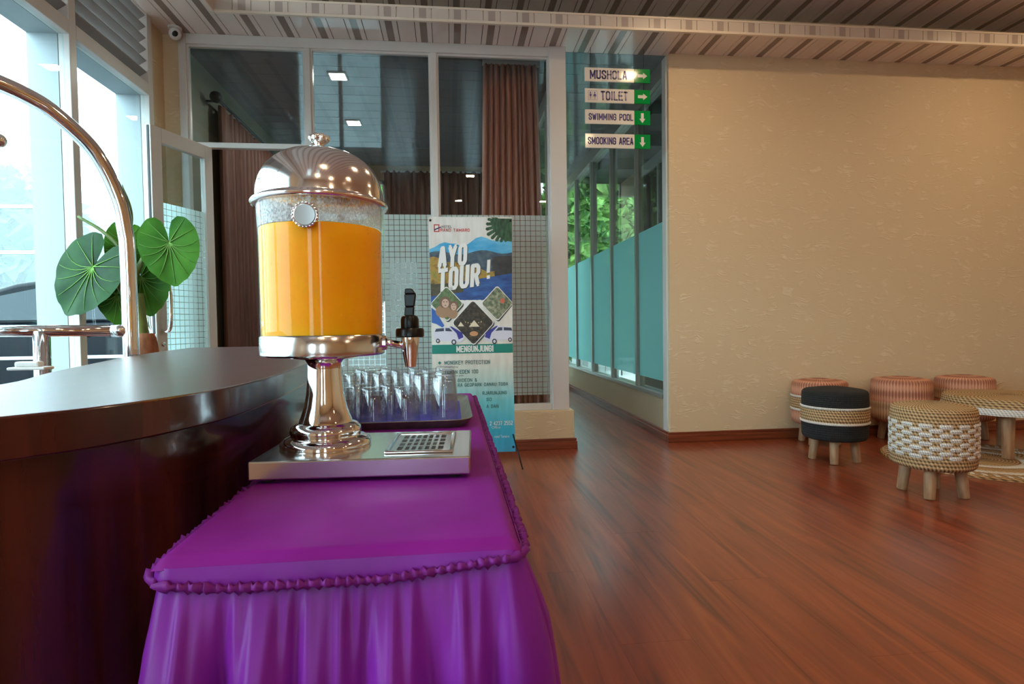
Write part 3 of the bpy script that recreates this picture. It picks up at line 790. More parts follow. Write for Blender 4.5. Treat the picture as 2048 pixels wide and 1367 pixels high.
gp.box(ix0, ix0+mx_, iy0, iy1, 0.0378, 0.0392); gp.box(ix1-mx_, ix1, iy0, iy1, 0.0378, 0.0392); gp.box(ix0+mx_, ix1-mx_, iy0, iy0+my_, 0.0378, 0.0392); gp.box(ix0+mx_, ix1-mx_, iy1-my_, iy1, 0.0378, 0.0392)
for k in range(1, nxs): gp.box(ix0+mx_+k*cw-0.0022, ix0+mx_+k*cw+0.0022, iy0+my_, iy1-my_, 0.0378, 0.0391)
for k in range(1, nys): gp.box(ix0+mx_, ix1-mx_, iy0+my_+k*ch-0.004, iy0+my_+k*ch+0.004, 0.0378, 0.03905)
gp.build('grille', 'steel', disp)

# ================================================================ tray and tumblers
def rrect(x0, x1, y0, y1, r, n=6):
    out = []
    for cx_, cy_, a0 in ((x1-r, y0+r, -PI/2), (x1-r, y1-r, 0), (x0+r, y1-r, PI/2), (x0+r, y0+r, PI)):
        for k in range(n+1):
            a = a0+PI/2*k/n; out.append((cx_+r*math.cos(a), cy_+r*math.sin(a)))
    return out
ty = thing('serving_tray', (-0.125, 1.62, TZ), 'grey metal tray with a rolled rim holding the upturned glasses', 'tray')
loops = [(0.022, 0.0), (0.020, 0.002), (0.004, 0.017), (0.0, 0.021), (0.001, 0.0225), (0.004, 0.020), (0.022, 0.0045)]
b = MB((-0.125, 1.62, TZ)); vs = []; fs = []
for d, z in loops: vs += [(x, y, TZ+z) for x, y in rrect(-0.318+d, 0.052-d, 1.375+d, 1.895-d, 0.055-d*0.7)]
m_ = len(vs)//len(loops)
for j in range(len(loops)-1):
    for i in range(m_): fs.append((j*m_+i, j*m_+(i+1) % m_, (j+1)*m_+(i+1) % m_, (j+1)*m_+i))
fs.append(tuple(range(m_-1, -1, -1))); fs.append(tuple(range(len(vs)-m_, len(vs))))
b.add(vs, fs).build('pan', 'tray', ty, auto=40)
MB((-0.125, 1.62, TZ)).prism(rrect(-0.292, 0.024, 1.405, 1.868, 0.03), TZ+0.0045, TZ+0.006).build('mat', 'mat_blue', ty)
def tumbler(h):
    r0, r1 = 0.036, 0.0285
    prof = [(r0, 0), (r0+0.0006, 0.002), (r1+0.001, h-0.006), (r1-0.002, h-0.001), (r1-0.006, h), (0.001, h), ]
    b = MB(); b.lathe(prof, 36, caps=False)
    t = b.mesh('tumbler', 'tumbler', True)
    i = MB(); i.lathe([(r0-0.002, 0.0), (r1-0.0015, h-0.014), (r1-0.004, h-0.011), (0.001, h-0.0105)], 36, caps=False)
    return t, i.mesh('inner_wall', 'tumbler', True)
tall, short = tumbler(0.116), tumbler(0.092)
spots = [(-0.275, 1.462, 0), (-0.197, 1.458, 0), (-0.116, 1.456, 0), (-0.020, 1.462, 1), (-0.246, 1.545, 0), (-0.160, 1.540, 0), (-0.072, 1.548, 1), (-0.270, 1.628, 1), (-0.192, 1.625, 1), (-0.108, 1.632, 1), (-0.018, 1.640, 1), (-0.235, 1.71, 1), (-0.150, 1.715, 1), (-0.060, 1.72, 1), (-0.268, 1.795, 1), (-0.19, 1.80, 1), (-0.105, 1.80, 1), (-0.02, 1.80, 1)]
for i, (x, y, k) in enumerate(spots):
    me, mi_ = (tall if k else short)
    o = inst('drinking_glass', me, (x, y, TZ+0.006)); inst('inner_wall', mi_, (0, 0, 0), o)
    if i == 3:
        tag(o, 'tall clear glass standing apart at the rounded front corner of the tray', 'glass', 'upturned glasses on the tray'); continue
    tag(o, 'clear tall drinking glass upturned on the grey tray' if k else 'shorter clear drinking glass upturned at the front of the tray', 'glass', 'upturned glasses on the tray' if k else 'shorter glasses at the front of the tray')
spots_end = 0
# block capitals drawn as strokes: polylines on a unit box, thickened after scaling
G = {
 'A': [[(0, 0), (0.42, 1), (0.58, 1), (1, 0)], [(0.18, 0.3), (0.82, 0.3)]],
 'B': [[(0, 0), (0, 1), (0.75, 1), (1, 0.88), (1, 0.65), (0.8, 0.53), (0, 0.53)], [(0.8, 0.53), (1, 0.4), (1, 0.12), (0.75, 0), (0, 0)]],
 'C': [[(1, 0.72), (1, 0.86), (0.75, 1), (0.25, 1), (0, 0.86), (0, 0.14), (0.25, 0), (0.75, 0), (1, 0.14), (1, 0.28)]],
 'D': [[(0, 0), (0, 1), (0.7, 1), (1, 0.84), (1, 0.16), (0.7, 0), (0, 0)]],
 'E': [[(1, 1), (0, 1), (0, 0), (1, 0)], [(0, 0.53), (0.85, 0.53)]],
 'F': [[(1, 1), (0, 1), (0, 0)], [(0, 0.53), (0.85, 0.53)]],
 'G': [[(1, 0.74), (1, 0.86), (0.75, 1), (0.25, 1), (0, 0.86), (0, 0.14), (0.25, 0), (0.75, 0), (1, 0.14), (1, 0.48), (0.6, 0.48)]],
 'H': [[(0, 0), (0, 1)], [(1, 0), (1, 1)], [(0, 0.53), (1, 0.53)]],
 'I': [[(0.5, 0), (0.5, 1)]],
 'J': [[(1, 1), (1, 0.14), (0.75, 0), (0.25, 0), (0, 0.14), (0, 0.26)]],
 'K': [[(0, 0), (0, 1)], [(1, 1), (0.05, 0.45)], [(0.35, 0.62), (1, 0)]],
 'L': [[(0, 1), (0, 0), (1, 0)]],
 'M': [[(0, 0), (0, 1), (0.5, 0.22), (1, 1), (1, 0)]],
 'N': [[(0, 0), (0, 1), (1, 0), (1, 1)]],
 'O': [[(0.25, 0), (0, 0.14), (0, 0.86), (0.25, 1), (0.75, 1), (1, 0.86), (1, 0.14), (0.75, 0), (0.25, 0)]],
 'P': [[(0, 0), (0, 1), (0.75, 1), (1, 0.87), (1, 0.58), (0.75, 0.45), (0, 0.45)]],
 'R': [[(0, 0), (0, 1), (0.75, 1), (1, 0.87), (1, 0.62), (0.75, 0.5), (0, 0.5)], [(0.6, 0.5), (1, 0)]],
 'S': [[(1, 0.76), (1, 0.87), (0.75, 1), (0.25, 1), (0, 0.87), (0, 0.68), (1, 0.34), (1, 0.14), (0.75, 0), (0.25, 0), (0, 0.14), (0, 0.26)]],
 'T': [[(0, 1), (1, 1)], [(0.5, 1), (0.5, 0)]],
 'U': [[(0, 1), (0, 0.14), (0.25, 0), (0.75, 0), (1, 0.14), (1, 1)]],
 'W': [[(0, 1), (0.24, 0), (0.5, 0.8), (0.76, 0), (1, 1)]],
 'X': [[(0, 0), (1, 1)], [(0, 1), (1, 0)]],
 'Y': [[(0, 1), (0.5, 0.45), (1, 1)], [(0.5, 0.45), (0.5, 0)]],
 '0': [[(0.25, 0), (0, 0.14), (0, 0.86), (0.25, 1), (0.75, 1), (1, 0.86), (1, 0.14), (0.75, 0), (0.25, 0)]],
 '1': [[(0.2, 0.82), (0.55, 1), (0.55, 0)]],
 '2': [[(0, 0.78), (0.1, 0.92), (0.35, 1), (0.7, 1), (1, 0.86), (1, 0.66), (0, 0), (1, 0)]],
 '3': [[(0, 0.9), (0.3, 1), (0.75, 1), (1, 0.86), (1, 0.66), (0.7, 0.53), (0.4, 0.53)], [(0.7, 0.53), (1, 0.38), (1, 0.14), (0.75, 0), (0.25, 0), (0, 0.12)]],
 '4': [[(0.75, 0), (0.75, 1), (0, 0.28), (1, 0.28)]],
 '5': [[(1, 1), (0.1, 1), (0.05, 0.55), (0.7, 0.58), (1, 0.44), (1, 0.14), (0.75, 0), (0.2, 0), (0, 0.12)]],
 '7': [[(0, 1), (1, 1), (0.4, 0)]],
 '8': [[(0.3, 0.53), (0, 0.68), (0, 0.88), (0.3, 1), (0.7, 1), (1, 0.88), (1, 0.68), (0.7, 0.53), (0.3, 0.53), (0, 0.38), (0, 0.14), (0.3, 0), (0.7, 0), (1, 0.14), (1, 0.38), (0.7, 0.53)]],
 '&': [[(1, 0), (0.15, 0.8), (0.3, 1), (0.6, 1), (0.7, 0.8), (0.05, 0.35), (0.05, 0.12), (0.3, 0), (0.6, 0), (1, 0.42)]],
 '!': [[(0.5, 1), (0.5, 0.46)], [(0.5, 0.0), (0.5, 0.03)]],
 '|': [[(0.5, 1), (0.5, 0)]],
 '.': [[(0.5, 0.45), (0.5, 0.55)]],
 ',': [[(0.5, 0.05), (0.4, -0.12)]],
}
WID = {'I': 0.22, '!': 0.25, '|': 0.25, '.': 0.25, 'M': 1.32, 'W': 1.4, ' ': 0.55, ',': 0.25, '1': 0.6, 'L': 0.88, 'T': 0.95}
def block_text(body, w, h, weight=0.16):
    gap = 0.62 if weight < 0.175 else 0.85; pen = 0.0; items = []
    for ch in body:
        cw_ = WID.get(ch, 1.0)
        if ch != ' ': items.append((ch, pen, cw_))
        pen += cw_+gap
    total = pen-gap; t = h*weight; sx = (w-t)/total; vs = []; fs = []
    for ch, x0, cw_ in items:
        for line in G[ch]:
            pts = [((x0+px_*cw_)*sx+t/2-w/2, py_*(h-t)+t/2-h/2) for px_, py_ in line]
            for (ax, ay), (bx_, by_) in zip(pts[:-1], pts[1:]):
                dx, dy = bx_-ax, by_-ay; L = math.hypot(dx, dy) or 1e-9; nx2, ny2 = -dy/L*t/2, dx/L*t/2
                k = len(vs); vs += [(ax+nx2, ay+ny2), (ax-nx2, ay-ny2), (bx_-nx2, by_-ny2), (bx_+nx2, by_+ny2)]; fs.append((k, k+1, k+2, k+3))
            n_ = len(pts); closed = pts[0] == pts[-1]
            for q, (ax, ay) in enumerate(pts):
                end = q in (0, n_-1) and not closed
                k = len(vs); m2 = 8
                if end:
                    vs += [(ax-t/2, ay-t/2), (ax+t/2, ay-t/2), (ax+t/2, ay+t/2), (ax-t/2, ay+t/2)] if abs(pts[1][0]-pts[0][0]) < 1e-6 or abs(pts[1][1]-pts[0][1]) < 1e-6 else [(ax-t*0.3, ay-t/2), (ax+t*0.3, ay-t/2), (ax+t*0.3, ay+t/2), (ax-t*0.3, ay+t/2)]
                    fs.append((k, k+1, k+2, k+3))
                else:
                    vs += [(ax+t/2*math.cos(2*PI*z/m2+PI/8), ay+t/2*math.sin(2*PI*z/m2+PI/8)) for z in range(m2)]; fs.append(tuple(range(k, k+m2)))
    return vs, fs

# ================================================================ woven stools, low table, rug
def leg_mesh(h, r0, r1):
    return MB().lathe([(r1*0.9, 0), (r1, 0.006), (r0, h), (r0*0.9, h+0.002)], 18).mesh('leg', 'wood_leg', True)
lm = leg_mesh(0.185, 0.031, 0.027)
def legs(root, R_, me, a0=0.4, splay=0.12):
    for k in range(4):
        a = a0+k*PI/2
        inst('leg', me, (R_*math.cos(a), R_*math.sin(a), 0), root, rot=(-splay*math.sin(a)*-1, -splay*math.cos(a), 0))
def drum(R_, z0, z1, crown=0.02, r=0.03):
    p = [(0.001, z0)]
    for k in range(7):
        t = -PI/2+PI/2*k/6; p.append((R_-r+r*math.cos(t), z0+r+r*math.sin(t)))
    n = 10
    for k in range(1, n): p.append((R_+0.004*math.sin(PI*k/n), z0+r+(z1-z0-2*r)*k/n))
    for k in range(7):
        t = PI/2*k/6; p.append((R_-r+r*math.cos(t), z1-r+r*math.sin(t)))
    for k in range(1, 8):
        q = (R_-r)*(1-k/7); p.append((max(q, 0.001), z1+crown*math.sin(PI/2*k/7)))
    return p
def band_ring(R_, z0, z1, puff=0.004):
    n = 6; return [(R_-0.012, z0)]+[(R_+puff*math.sin(PI*k/n), z0+(z1-z0)*k/n) for k in range(n+1)]+[(R_-0.012, z1)]
S0, S1 = 0.165, 0.512
# white chequered stool
st = thing('woven_stool', (2.73, 2.96, 0), 'natural rope stool with a white chequered strap pattern round its side', 'stool')
MB().lathe(drum(0.205, S0, S1), 64).build('drum', 'rope_nat', st, smooth=True)
legs(st, 0.145, lm, 0.75)
NSQ, ROWS = 14, 8
zb, zt = 0.235, 0.43
rh = (zt-zb)/ROWS
sb = MB(); R_ = 0.2115; aw = 2*PI/NSQ*0.68; vs = []; fs = []
for j, (dr_, z) in enumerate(((-0.008, 0.0), (0.001, 0.002), (0.0025, rh/2), (0.001, rh-0.002), (-0.008, rh))):
    for i in range(6):
        a = -aw/2+aw*i/5; e = 0.006 if i in (0, 5) else 0
        vs.append(((R_+dr_-e)*math.cos(a), (R_+dr_-e)*math.sin(a), z))
for j in range(4):
    for i in range(5): fs.append((j*6+i, j*6+i+1, (j+1)*6+i+1, (j+1)*6+i))
strap = sb.add(vs, fs).mesh('strap', 'rope_white', True)
for r_ in range(ROWS):
    for k in range(NSQ):
        inst('strap', strap, (0, 0, zb+r_*rh), st, rot=(0, 0, 2*PI*(k+0.5*(r_ % 2))/NSQ))
# black banded stool
st = thing('woven_stool', (2.71, 3.77, 0), 'black knitted stool with a natural rope band edged in white cord', 'stool')
MB().lathe(drum(0.21, S0, S1), 64).build('drum', 'knit_black', st, smooth=True)
legs(st, 0.14, lm, 0.95)
MB().lathe(band_ring(0.2145, 0.292, 0.388), 64, caps=False).build('rope_band', 'rope_nat', st, smooth=True)
for z in (0.281, 0.385): MB().lathe(band_ring(0.216, z, z+0.016, 0.006), 64, caps=False).build('cord_trim', 'rope_white', st, smooth=True)
# pink banded stool in the corner
st = thing('woven_stool', (2.985, 4.335, 0), 'pink knitted stool with a natural band behind the black stool', 'stool')
MB().lathe(drum(0.205, S0, S1), 64).build('drum', 'knit_pink', st, smooth=True)
legs(st, 0.14, lm, 0.6)
MB().lathe(band_ring(0.2095, 0.288, 0.385), 64, caps=False).build('rope_band', 'rope_nat', st, smooth=True)
for z in (0.277, 0.383): MB().lathe(band_ring(0.211, z, z+0.016, 0.005), 64, caps=False).build('cord_trim', 'rope_white', st, smooth=True)
# two-tone pink and beige stool
st = thing('woven_stool', (3.70, 4.325, 0), 'two-tone stool in dusky pink over beige ribbed knit against the cream wall', 'stool')
MB().lathe(drum(0.215, S0, S1), 64).build('drum', 'knit_pink', st, smooth=True)
legs(st, 0.14, lm, PI/4)
MB().lathe(band_ring(0.2195, S0+0.02, 0.33, 0.002), 64, caps=False).build('lower_band', 'knit_beige', st, smooth=True)
# salmon cushion-top stool
st = thing('woven_stool', (4.275, 4.325, 0), 'salmon-topped stool with a pale band behind the low rope table', 'stool')
MB().lathe(drum(0.205, S0, S1), 64).build('drum', 'knit_pink', st, smooth=True)
legs(st, 0.14, lm, PI/4)
MB().lathe(band_ring(0.2095, 0.33, 0.42, 0.003), 64, caps=False).build('pale_band', 'knit_beige', st, smooth=True)
# low rope table
st = thing('rope_table', (4.02, 3.73, 0.0205), 'low round natural rope table with a white band and wooden legs', 'table')
MB().lathe(drum(0.375, 0.325, 0.42, 0.006, 0.02), 80).build('top', 'rope_nat', st, smooth=True)
MB().lathe(band_ring(0.381, 0.305, 0.355, 0.004), 80, caps=False).build('white_band', 'rope_white', st, smooth=True)
legs(st, 0.27, leg_mesh(0.33, 0.042, 0.034), 3.95, 0.10)
# round braided rug
RC = (3.68, 3.60)
RS = 0.585
rug = thing('braided_rug', (RC[0], RC[1], 0), 'round natural fibre rug with white rings lying under the low table', 'rug')
for r0, r1, m_ in ((0.80, 1.0, 'rope_nat'), (0.69, 0.80, 'rope_white'), (0.50, 0.69, 'rope_nat'), (0.38, 0.50, 'rope_white'), (0.002, 0.38, 'rope_nat')):
    hh = 0.02; r0 *= RS; r1 *= RS
    MB().lathe([(r1, 0.001), (r1+0.003, hh*0.5), (r1-0.006, hh), (r0+0.004, hh), (r0, hh*0.7)], 96, caps=False).build('rug_ring', m_, rug, smooth=True)
dsh = MB(); vs = []; fs = []
for i in range(5):
    t = i/4; r_ = RS*(0.845+0.125*t); a = 0.05*t
    for s_ in (-1, 1): vs.append((r_*math.cos(a+s_*0.022), r_*math.sin(a+s_*0.022), 0.0195+0.006*math.sin(PI*t)))
for i in range(4): fs.append((2*i, 2*i+1, 2*i+3, 2*i+2))
dm_ = dsh.add(vs, fs).mesh('stitch', 'rope_white', True)
for k in range(56): inst('stitch', dm_, (0, 0, 0), rug, rot=(0, 0, 2*PI*k/56))

# ================================================================ tour banner on its stand
BX0, BX1, BZ0, BZ1, BY = -0.145, 0.452, 0.085, 1.766, 4.06
BW, BH = BX1-BX0, BZ1-BZ0
bo = (0.153, 4.1, 0)
ban = thing('tour_banner', bo, 'upright printed tour banner with lake photo and green list standing by the glass', 'banner')
def bmap(u, v, d=0.0):
    """u,v in 0..1 over the printed sheet (v up); sheet bellies slightly"""
    bell = 0.012*math.sin(PI*u)*math.sin(PI*v)+0.004*math.sin(2*PI*u+3*v)
    pull = 0.010*math.sin(PI*v)
    x = BX0+pull+(BW-2*pull)*u
    return (x, BY-bell-d, BZ0+BH*v)
def bmat(name, c, **kw):
    M[name] = mat(name, c, kw.pop('rough', 0.45), **kw); return name
def sheet_mat():
    m = mat('banner_print', rgb(226, 222, 212), 0.42); k = NT(m)
    tc = k.n('ShaderNodeTexCoord'); sp = k.n('ShaderNodeSeparateXYZ'); k.l(tc.outputs['Generated'], sp.inputs[0])
    z = sp.outputs[2]
    base = ramp(k, z, [(0.0, rgb(70, 176, 222)), (0.10, rgb(60, 186, 218)), (0.22, rgb(120, 208, 216)), (0.34, rgb(206, 222, 212)), (0.40, rgb(228, 222, 210)), (1.0, rgb(230, 226, 220))])
    n = k.n('ShaderNodeTexNoise'); n.inputs['Scale'].default_value = 1; k.l(coords(k, (26, 1, 5), 'pos'), n.inputs['Vector'])
    mx = k.n('ShaderNodeMixRGB', blend_type='MULTIPLY'); mx.inputs[0].default_value = 0.35
    k.l(base, mx.inputs[1]); k.l(ramp(k, n.outputs[0], [(0.35, rgb(215, 205, 190)), (0.65, rgb(255, 255, 255))]), mx.inputs[2])
    k.l(mx.outputs[0], pb(m).inputs['Base Color']); return m
M['banner_print'] = sheet_mat()
sheet = MB(bo).grid(lambda u, v: bmap(u, v), 16, 40).build('sheet', 'banner_print', ban, smooth=True)
def px(x, y):   # position on the sheet from the photograph's own print layout
    return ((x-857)/170.0, 1-(y-433)/472.0)
def decal(name, m, polys, d):
    b = MB(bo)
    for poly in polys:
        b.add([bmap(*px(*p), d) for p in poly], [tuple(range(len(poly)))])
    return b.build(name, m, sheet)
def gridpoly(name, m, x0, x1, ytop, ybot, d, n=16):
    b = MB(bo); vs = []; fs = []
    for i in range(n+1):
        x = x0+(x1-x0)*i/n; t, u = ytop(x), ybot(x); K = 6
        for j in range(K+1): vs.append(bmap(*px(x, t+(u-t)*j/K), d))
    for i in range(n):
        for j in range(6): fs.append((i*7+j, (i+1)*7+j, (i+1)*7+j+1, i*7+j+1))
    return b.add(vs, fs).build(name, m, sheet)
def pnoise(name, stops, sc):
    M[name] = noise_mat(name, stops, sc, 5, 0.45); return name
rg = lambda *a: rgb(*a)
gridpoly('print_sky', pnoise('p_sky', [(0.35, rg(60, 158, 206)), (0.7, rg(110, 190, 224))], (8, 8, 20)), 857.5, 1026.5, lambda x: 484+7*math.sin(x*0.09)+(6 if x < 900 else 0)-(0.16*(x-930) if x > 930 else 0), lambda x: 512, 0.0006)
gridpoly('print_far_hills', pnoise('p_hill', [(0.3, rg(46, 62, 84)), (0.7, rg(84, 104, 112))], (20, 20, 26)), 857.5, 1026.5, lambda x: 505+4*math.sin(x*0.07)-0.02*(x-857), lambda x: 548, 0.0008)
gridpoly('print_near_hills', pnoise('p_slope', [(0.3, rg(96, 84, 40)), (0.5, rg(176, 136, 58)), (0.7, rg(122, 130, 60))], (22, 22, 26)), 857.5, 990, lambda x: 512+0.23*(x-857)+3*math.sin(x*0.15), lambda x: 580-0.18*(x-857), 0.0010)
gridpoly('print_dark_shore', pnoise('p_shore', [(0.3, rg(40, 42, 48)), (0.7, rg(66, 68, 66))], (24, 24, 24)), 985, 1026.5, lambda x: 512-0.05*(x-985), lambda x: 552, 0.0009)
gridpoly('print_lake', pnoise('p_lake', [(0.3, rg(34, 62, 116)), (0.7, rg(56, 102, 168))], (12, 12, 40)), 857.5, 1026.5, lambda x: 572-0.16*(x-857), lambda x: 604+4*math.sin(x*0.12), 0.0012)
gridpoly('print_shadow_bank', pnoise('p_bank', [(0.3, rg(58, 56, 44)), (0.7, rg(92, 84, 52))], (20, 20, 30)), 857.5, 925, lambda x: 566-0.05*(x-857), lambda x: 590-0.12*(x-857), 0.0014)
# brush-edged white under the photo, blue stroke at the left
decal('print_stroke', bmat('p_blue', rg(52, 96, 170)), [[(858, 612), (866, 618), (884, 648), (880, 652), (868, 645), (858, 642)]], 0.0014)
gridpoly('print_header', bmat('p_white', rg(232, 228, 222)), 900, 985, lambda x: 598+3*math.sin(x*0.6), lambda x: 612, 0.0015)
# monstera leaf top right
lf = MB(bo)
cx_, cy_ = 1014, 446
for k in range(9):
    a = math.radians(92+k*14.5); L = 46-abs(k-4)*2.2
    w_ = 0.085
    p0 = (cx_+6*math.cos(a), cy_+6*math.sin(a)); p1 = (cx_+L*0.55*math.cos(a-w_*1.5), cy_+L*0.85*math.sin(a-w_*1.5)); p2 = (cx_+L*math.cos(a), cy_+L*math.sin(a)); p3 = (cx_+L*0.55*math.cos(a+w_*1.5), cy_+L*0.85*math.sin(a+w_*1.5))
    pl = [(min(max(x, 860), 1026), max(y, 434)) for x, y in (p0, (cx_+L*0.6*math.cos(a-0.13), cy_+L*0.6*math.sin(a-0.13)), (cx_+L*0.95*math.cos(a-0.09), cy_+L*0.95*math.sin(a-0.09)), p2, (cx_+L*0.95*math.cos(a+0.07), cy_+L*0.95*math.sin(a+0.07)), (cx_+L*0.6*math.cos(a+0.10), cy_+L*0.6*math.sin(a+0.10)))]
    lf.add([bmap(*px(*p), 0.0018) for p in pl], [tuple(range(len(pl)))])
lf.add([bmap(*px(*p), 0.00182) for p in [(980, 436), (1026, 436), (1026, 482), (1010, 480), (996, 470), (986, 456)]], [(0, 1, 2, 3, 4, 5)])
lf.build('print_leaf', pnoise('p_leaf', [(0.3, rg(22, 52, 38)), (0.7, rg(58, 104, 72))], (60, 60, 20)), sheet)
def btext(body, x0, x1, y0, y1, m, d, bold=0.0, slope=0.0, lean=0.0, name='lettering'):
    w_, h_ = x1-x0, y1-y0; vs, fs = block_text(body, w_, h_, bold or 0.15) if body.upper() == body else text_flat(body, w_, h_, 0.0); b = MB(bo)
    b.add([bmap(*px((x0+x1)/2+vx+lean*vy, (y0+y1)/2-vy-slope*vx), d) for vx, vy in vs], fs)
    return b.build(name, m, sheet)
bmat('p_letter', rg(234, 230, 224)); bmat('p_lshadow', rg(60, 62, 58)); bmat('p_teal', rg(24, 128, 112)); bmat('p_red', rg(196, 48, 40)); bmat('p_navy', rg(36, 44, 96)); bmat('p_text', rg(62, 120, 116)); bmat('p_small', rg(60, 70, 70)); bmat('p_pale', rg(226, 240, 244))
for (t, a, c, e, f_) in (('AYO', 874, 934, 488, 532), ('TOUR', 873, 960, 530, 576), ('|', 974, 981, 518, 544)):
    btext(t, a+1.2, c+1.2, e+1.4, f_+1.4, 'p_lshadow', 0.0020, 0.1752, 0.14, 0.06)
    btext(t, a, c, e, f_, 'p_letter', 0.0024, 0.175 if t != '|' else 0.26, 0.14, 0.06)
decal('print_stop', 'p_letter', [[(973.5, 549.5), (980, 548.5), (980, 555.5), (973.5, 556.5)]], 0.0024)
# hotel mark
decal('print_logo', 'p_red', [[(868, 448), (879, 448), (879, 463), (868, 463)]], 0.0016)
decal('print_logo_inset', 'p_letter', [[(870, 450), (877, 450), (877, 454), (870, 457)], [(870, 460), (877, 456), (877, 461), (870, 461)]], 0.0018)
decal('print_logo_bar', 'p_navy', [[(868, 458), (883, 452), (883, 454), (868, 460.5)]], 0.0020)
btext('HOTEL', 884, 904, 450, 455, 'p_small', 0.0016, 0.15)
btext('RAND TAMARO', 881, 940, 456, 462.5, 'p_red', 0.0016, 0.0)
# diamond photographs with white rims
def diamond(cx, cy, r, m, nm):
    def rd_(R0):
        out = []
        for k in range(4):
            a = k*PI/2; c = (cx+R0*0.86*math.cos(a), cy+R0*0.86*math.sin(a)*1.03)
            for q in (-0.7, 0, 0.7): out.append((min(max(c[0]+R0*0.14*math.cos(a+q), 858.5), 1026), c[1]+R0*0.14*math.sin(a+q)))
        return out
    s_ = [(min(x+2, 1026), y+2.5) for x, y in rd_(r+2)]
    decal(nm+'_shadow', 'p_small', [s_], 0.0022); decal(nm+'_rim', 'p_letter', [rd_(r+2)], 0.0024); return decal(nm, m, [rd_(r)], 0.0028)
def disc(x, y, rx, ry, n=12): return [(x+rx*math.cos(2*PI*k/n), y+ry*math.sin(2*PI*k/n)) for k in range(n)]
diamond(890, 605, 31, pnoise('p_bush', [(0.3, rg(52, 80, 44)), (0.7, rg(120, 138, 96))], (40, 40, 40)), 'photo_monkeys')
bmat('p_fur', rg(164, 126, 96)); bmat('p_face', rg(206, 170, 150)); bmat('p_fur2', rg(120, 92, 72)); bmat('p_eye', rg(40, 26, 22))
decal('print_fur', 'p_fur', [disc(882, 620, 16, 13), disc(901, 624, 11, 11)], 0.0030)
decal('print_heads', 'p_fur2', [disc(886, 602, 12, 12), disc(904, 609, 10, 10)], 0.0032)
decal('print_faces', 'p_face', [disc(887, 604, 7.5, 9), disc(904, 611, 6, 7.5)], 0.0034)
decal('print_eyes', 'p_eye', [disc(884, 601, 1.3, 1.1, 6), disc(890, 601, 1.3, 1.1, 6), disc(902, 608, 1.1, 1, 6), disc(907, 608, 1.1, 1, 6), disc(887, 608, 1.6, 0.8, 6), disc(904.5, 614, 1.4, 0.7, 6)], 0.0036)
diamond(995, 605, 31, pnoise('p_garden', [(0.3, rg(70, 84, 62)), (0.5, rg(124, 130, 104)), (0.7, rg(176, 168, 140))], (50, 50, 50)), 'photo_garden')
decal('print_flower', bmat('p_orange', rg(204, 106, 82)), [disc(1006, 600, 5, 5)], 0.0030)
diamond(944, 643, 41, pnoise('p_camp', [(0.3, rg(34, 30, 26)), (0.6, rg(70, 62, 50)), (0.8, rg(130, 110, 80))], (44, 44, 44)), 'photo_camp')
bmat('p_tent', rg(222, 206, 178))
decal('print_tents', 'p_tent', [[(935, 651), (946, 638), (957, 651)], [(912, 650), (918, 641), (925, 650)]], 0.0030)
decal('print_campfire', bmat('p_fire', rg(196, 140, 96)), [disc(945, 665, 9, 5)], 0.0030)
lt = [disc(928+k*5.5, 646-1.5*abs(k-3), 1.0, 1.0, 6) for k in range(7)]
decal('print_lamps', bmat('p_lampglow', rg(250, 214, 140)), lt, 0.0032)
# the two vans
bmat('p_van', rg(214, 210, 222)); bmat('p_vanblue', rg(58, 58, 140)); bmat('p_glass', rg(60, 68, 84)); bmat('p_tyre', rg(40, 40, 46))
def van(x0, s_, cut=1026.3):
    X_ = lambda a: min(max(x0+s_*a, 858), cut)
    P_ = lambda L: [(X_(a), y) for a, y in L]
    decal('print_van', 'p_van', [P_([(0, 662), (4, 653), (34, 650), (52, 661), (62, 666), (63, 676), (58, 681), (2, 677)])], 0.0030)
    decal('print_van_stripe', 'p_vanblue', [P_([(34, 650), (38, 650), (60, 663), (62, 672), (52, 676), (48, 664)])], 0.0032)
    decal('print_van_glass', 'p_glass', [P_([(3, 660), (6, 654), (22, 653), (22, 659)]), P_([(25, 659), (25, 653), (33, 653), (40, 660)])], 0.0033)
    decal('print_van_wheel', 'p_tyre', [disc(X_(9), 678, 4, 4.5), disc(X_(42), 681, 5, 5.5)], 0.0034)
    decal('print_van_hub', 'p_van', [disc(X_(9), 678, 2, 2.5, 8), disc(X_(42), 681, 2.8, 3.2, 8)], 0.0036)
van(861, 1); van(1030, -1)
# green title bar and list
gridpoly('print_bar', 'p_teal', 857.5, 1026.5, lambda x: 686, lambda x: 704, 0.0016)
btext('MENGUNJUNGI', 908, 986, 688.5, 701.5, 'p_letter', 0.0020, 0.17)
rows = [('MONGKEY PROTECTION', 883, 978, 718, 726), ('sibaganding', 883, 911, 729, 732.5), ('TAMAN EDEN 100', 883, 953, 736.5, 744.5), ('an Julu', 905, 923, 746.5, 750.5), ('GIDEON &', 910, 950, 754, 761), ('RA GEOPARK DANAU TOBA', 910, 1015, 763.5, 770.5), ('RJARUNJUNG', 961, 1012, 781, 788), ('SO', 969, 980, 794, 801), ('A DAN', 969, 994, 808, 815)]
for t, a, c, e, f_ in rows: btext(t, a, c, e, f_, 'p_small' if f_-e < 5 else 'p_text', 0.0016, 0.0)
for y in (722, 740): decal('print_bullet', 'p_teal', [[(873, y-3.5), (876.5, y), (873, y+3.5), (869.5, y)]], 0.0016)
btext('2 4237 2552', 975, 1023, 842, 850.5, 'p_pale', 0.0016, 0.0)
btext('Office', 979, 997, 852, 857, 'p_pale', 0.0016, 0.005)
btext('rand Tamaro', 984, 1015, 870.5, 876, 'p_pale', 0.0016, 0.005)
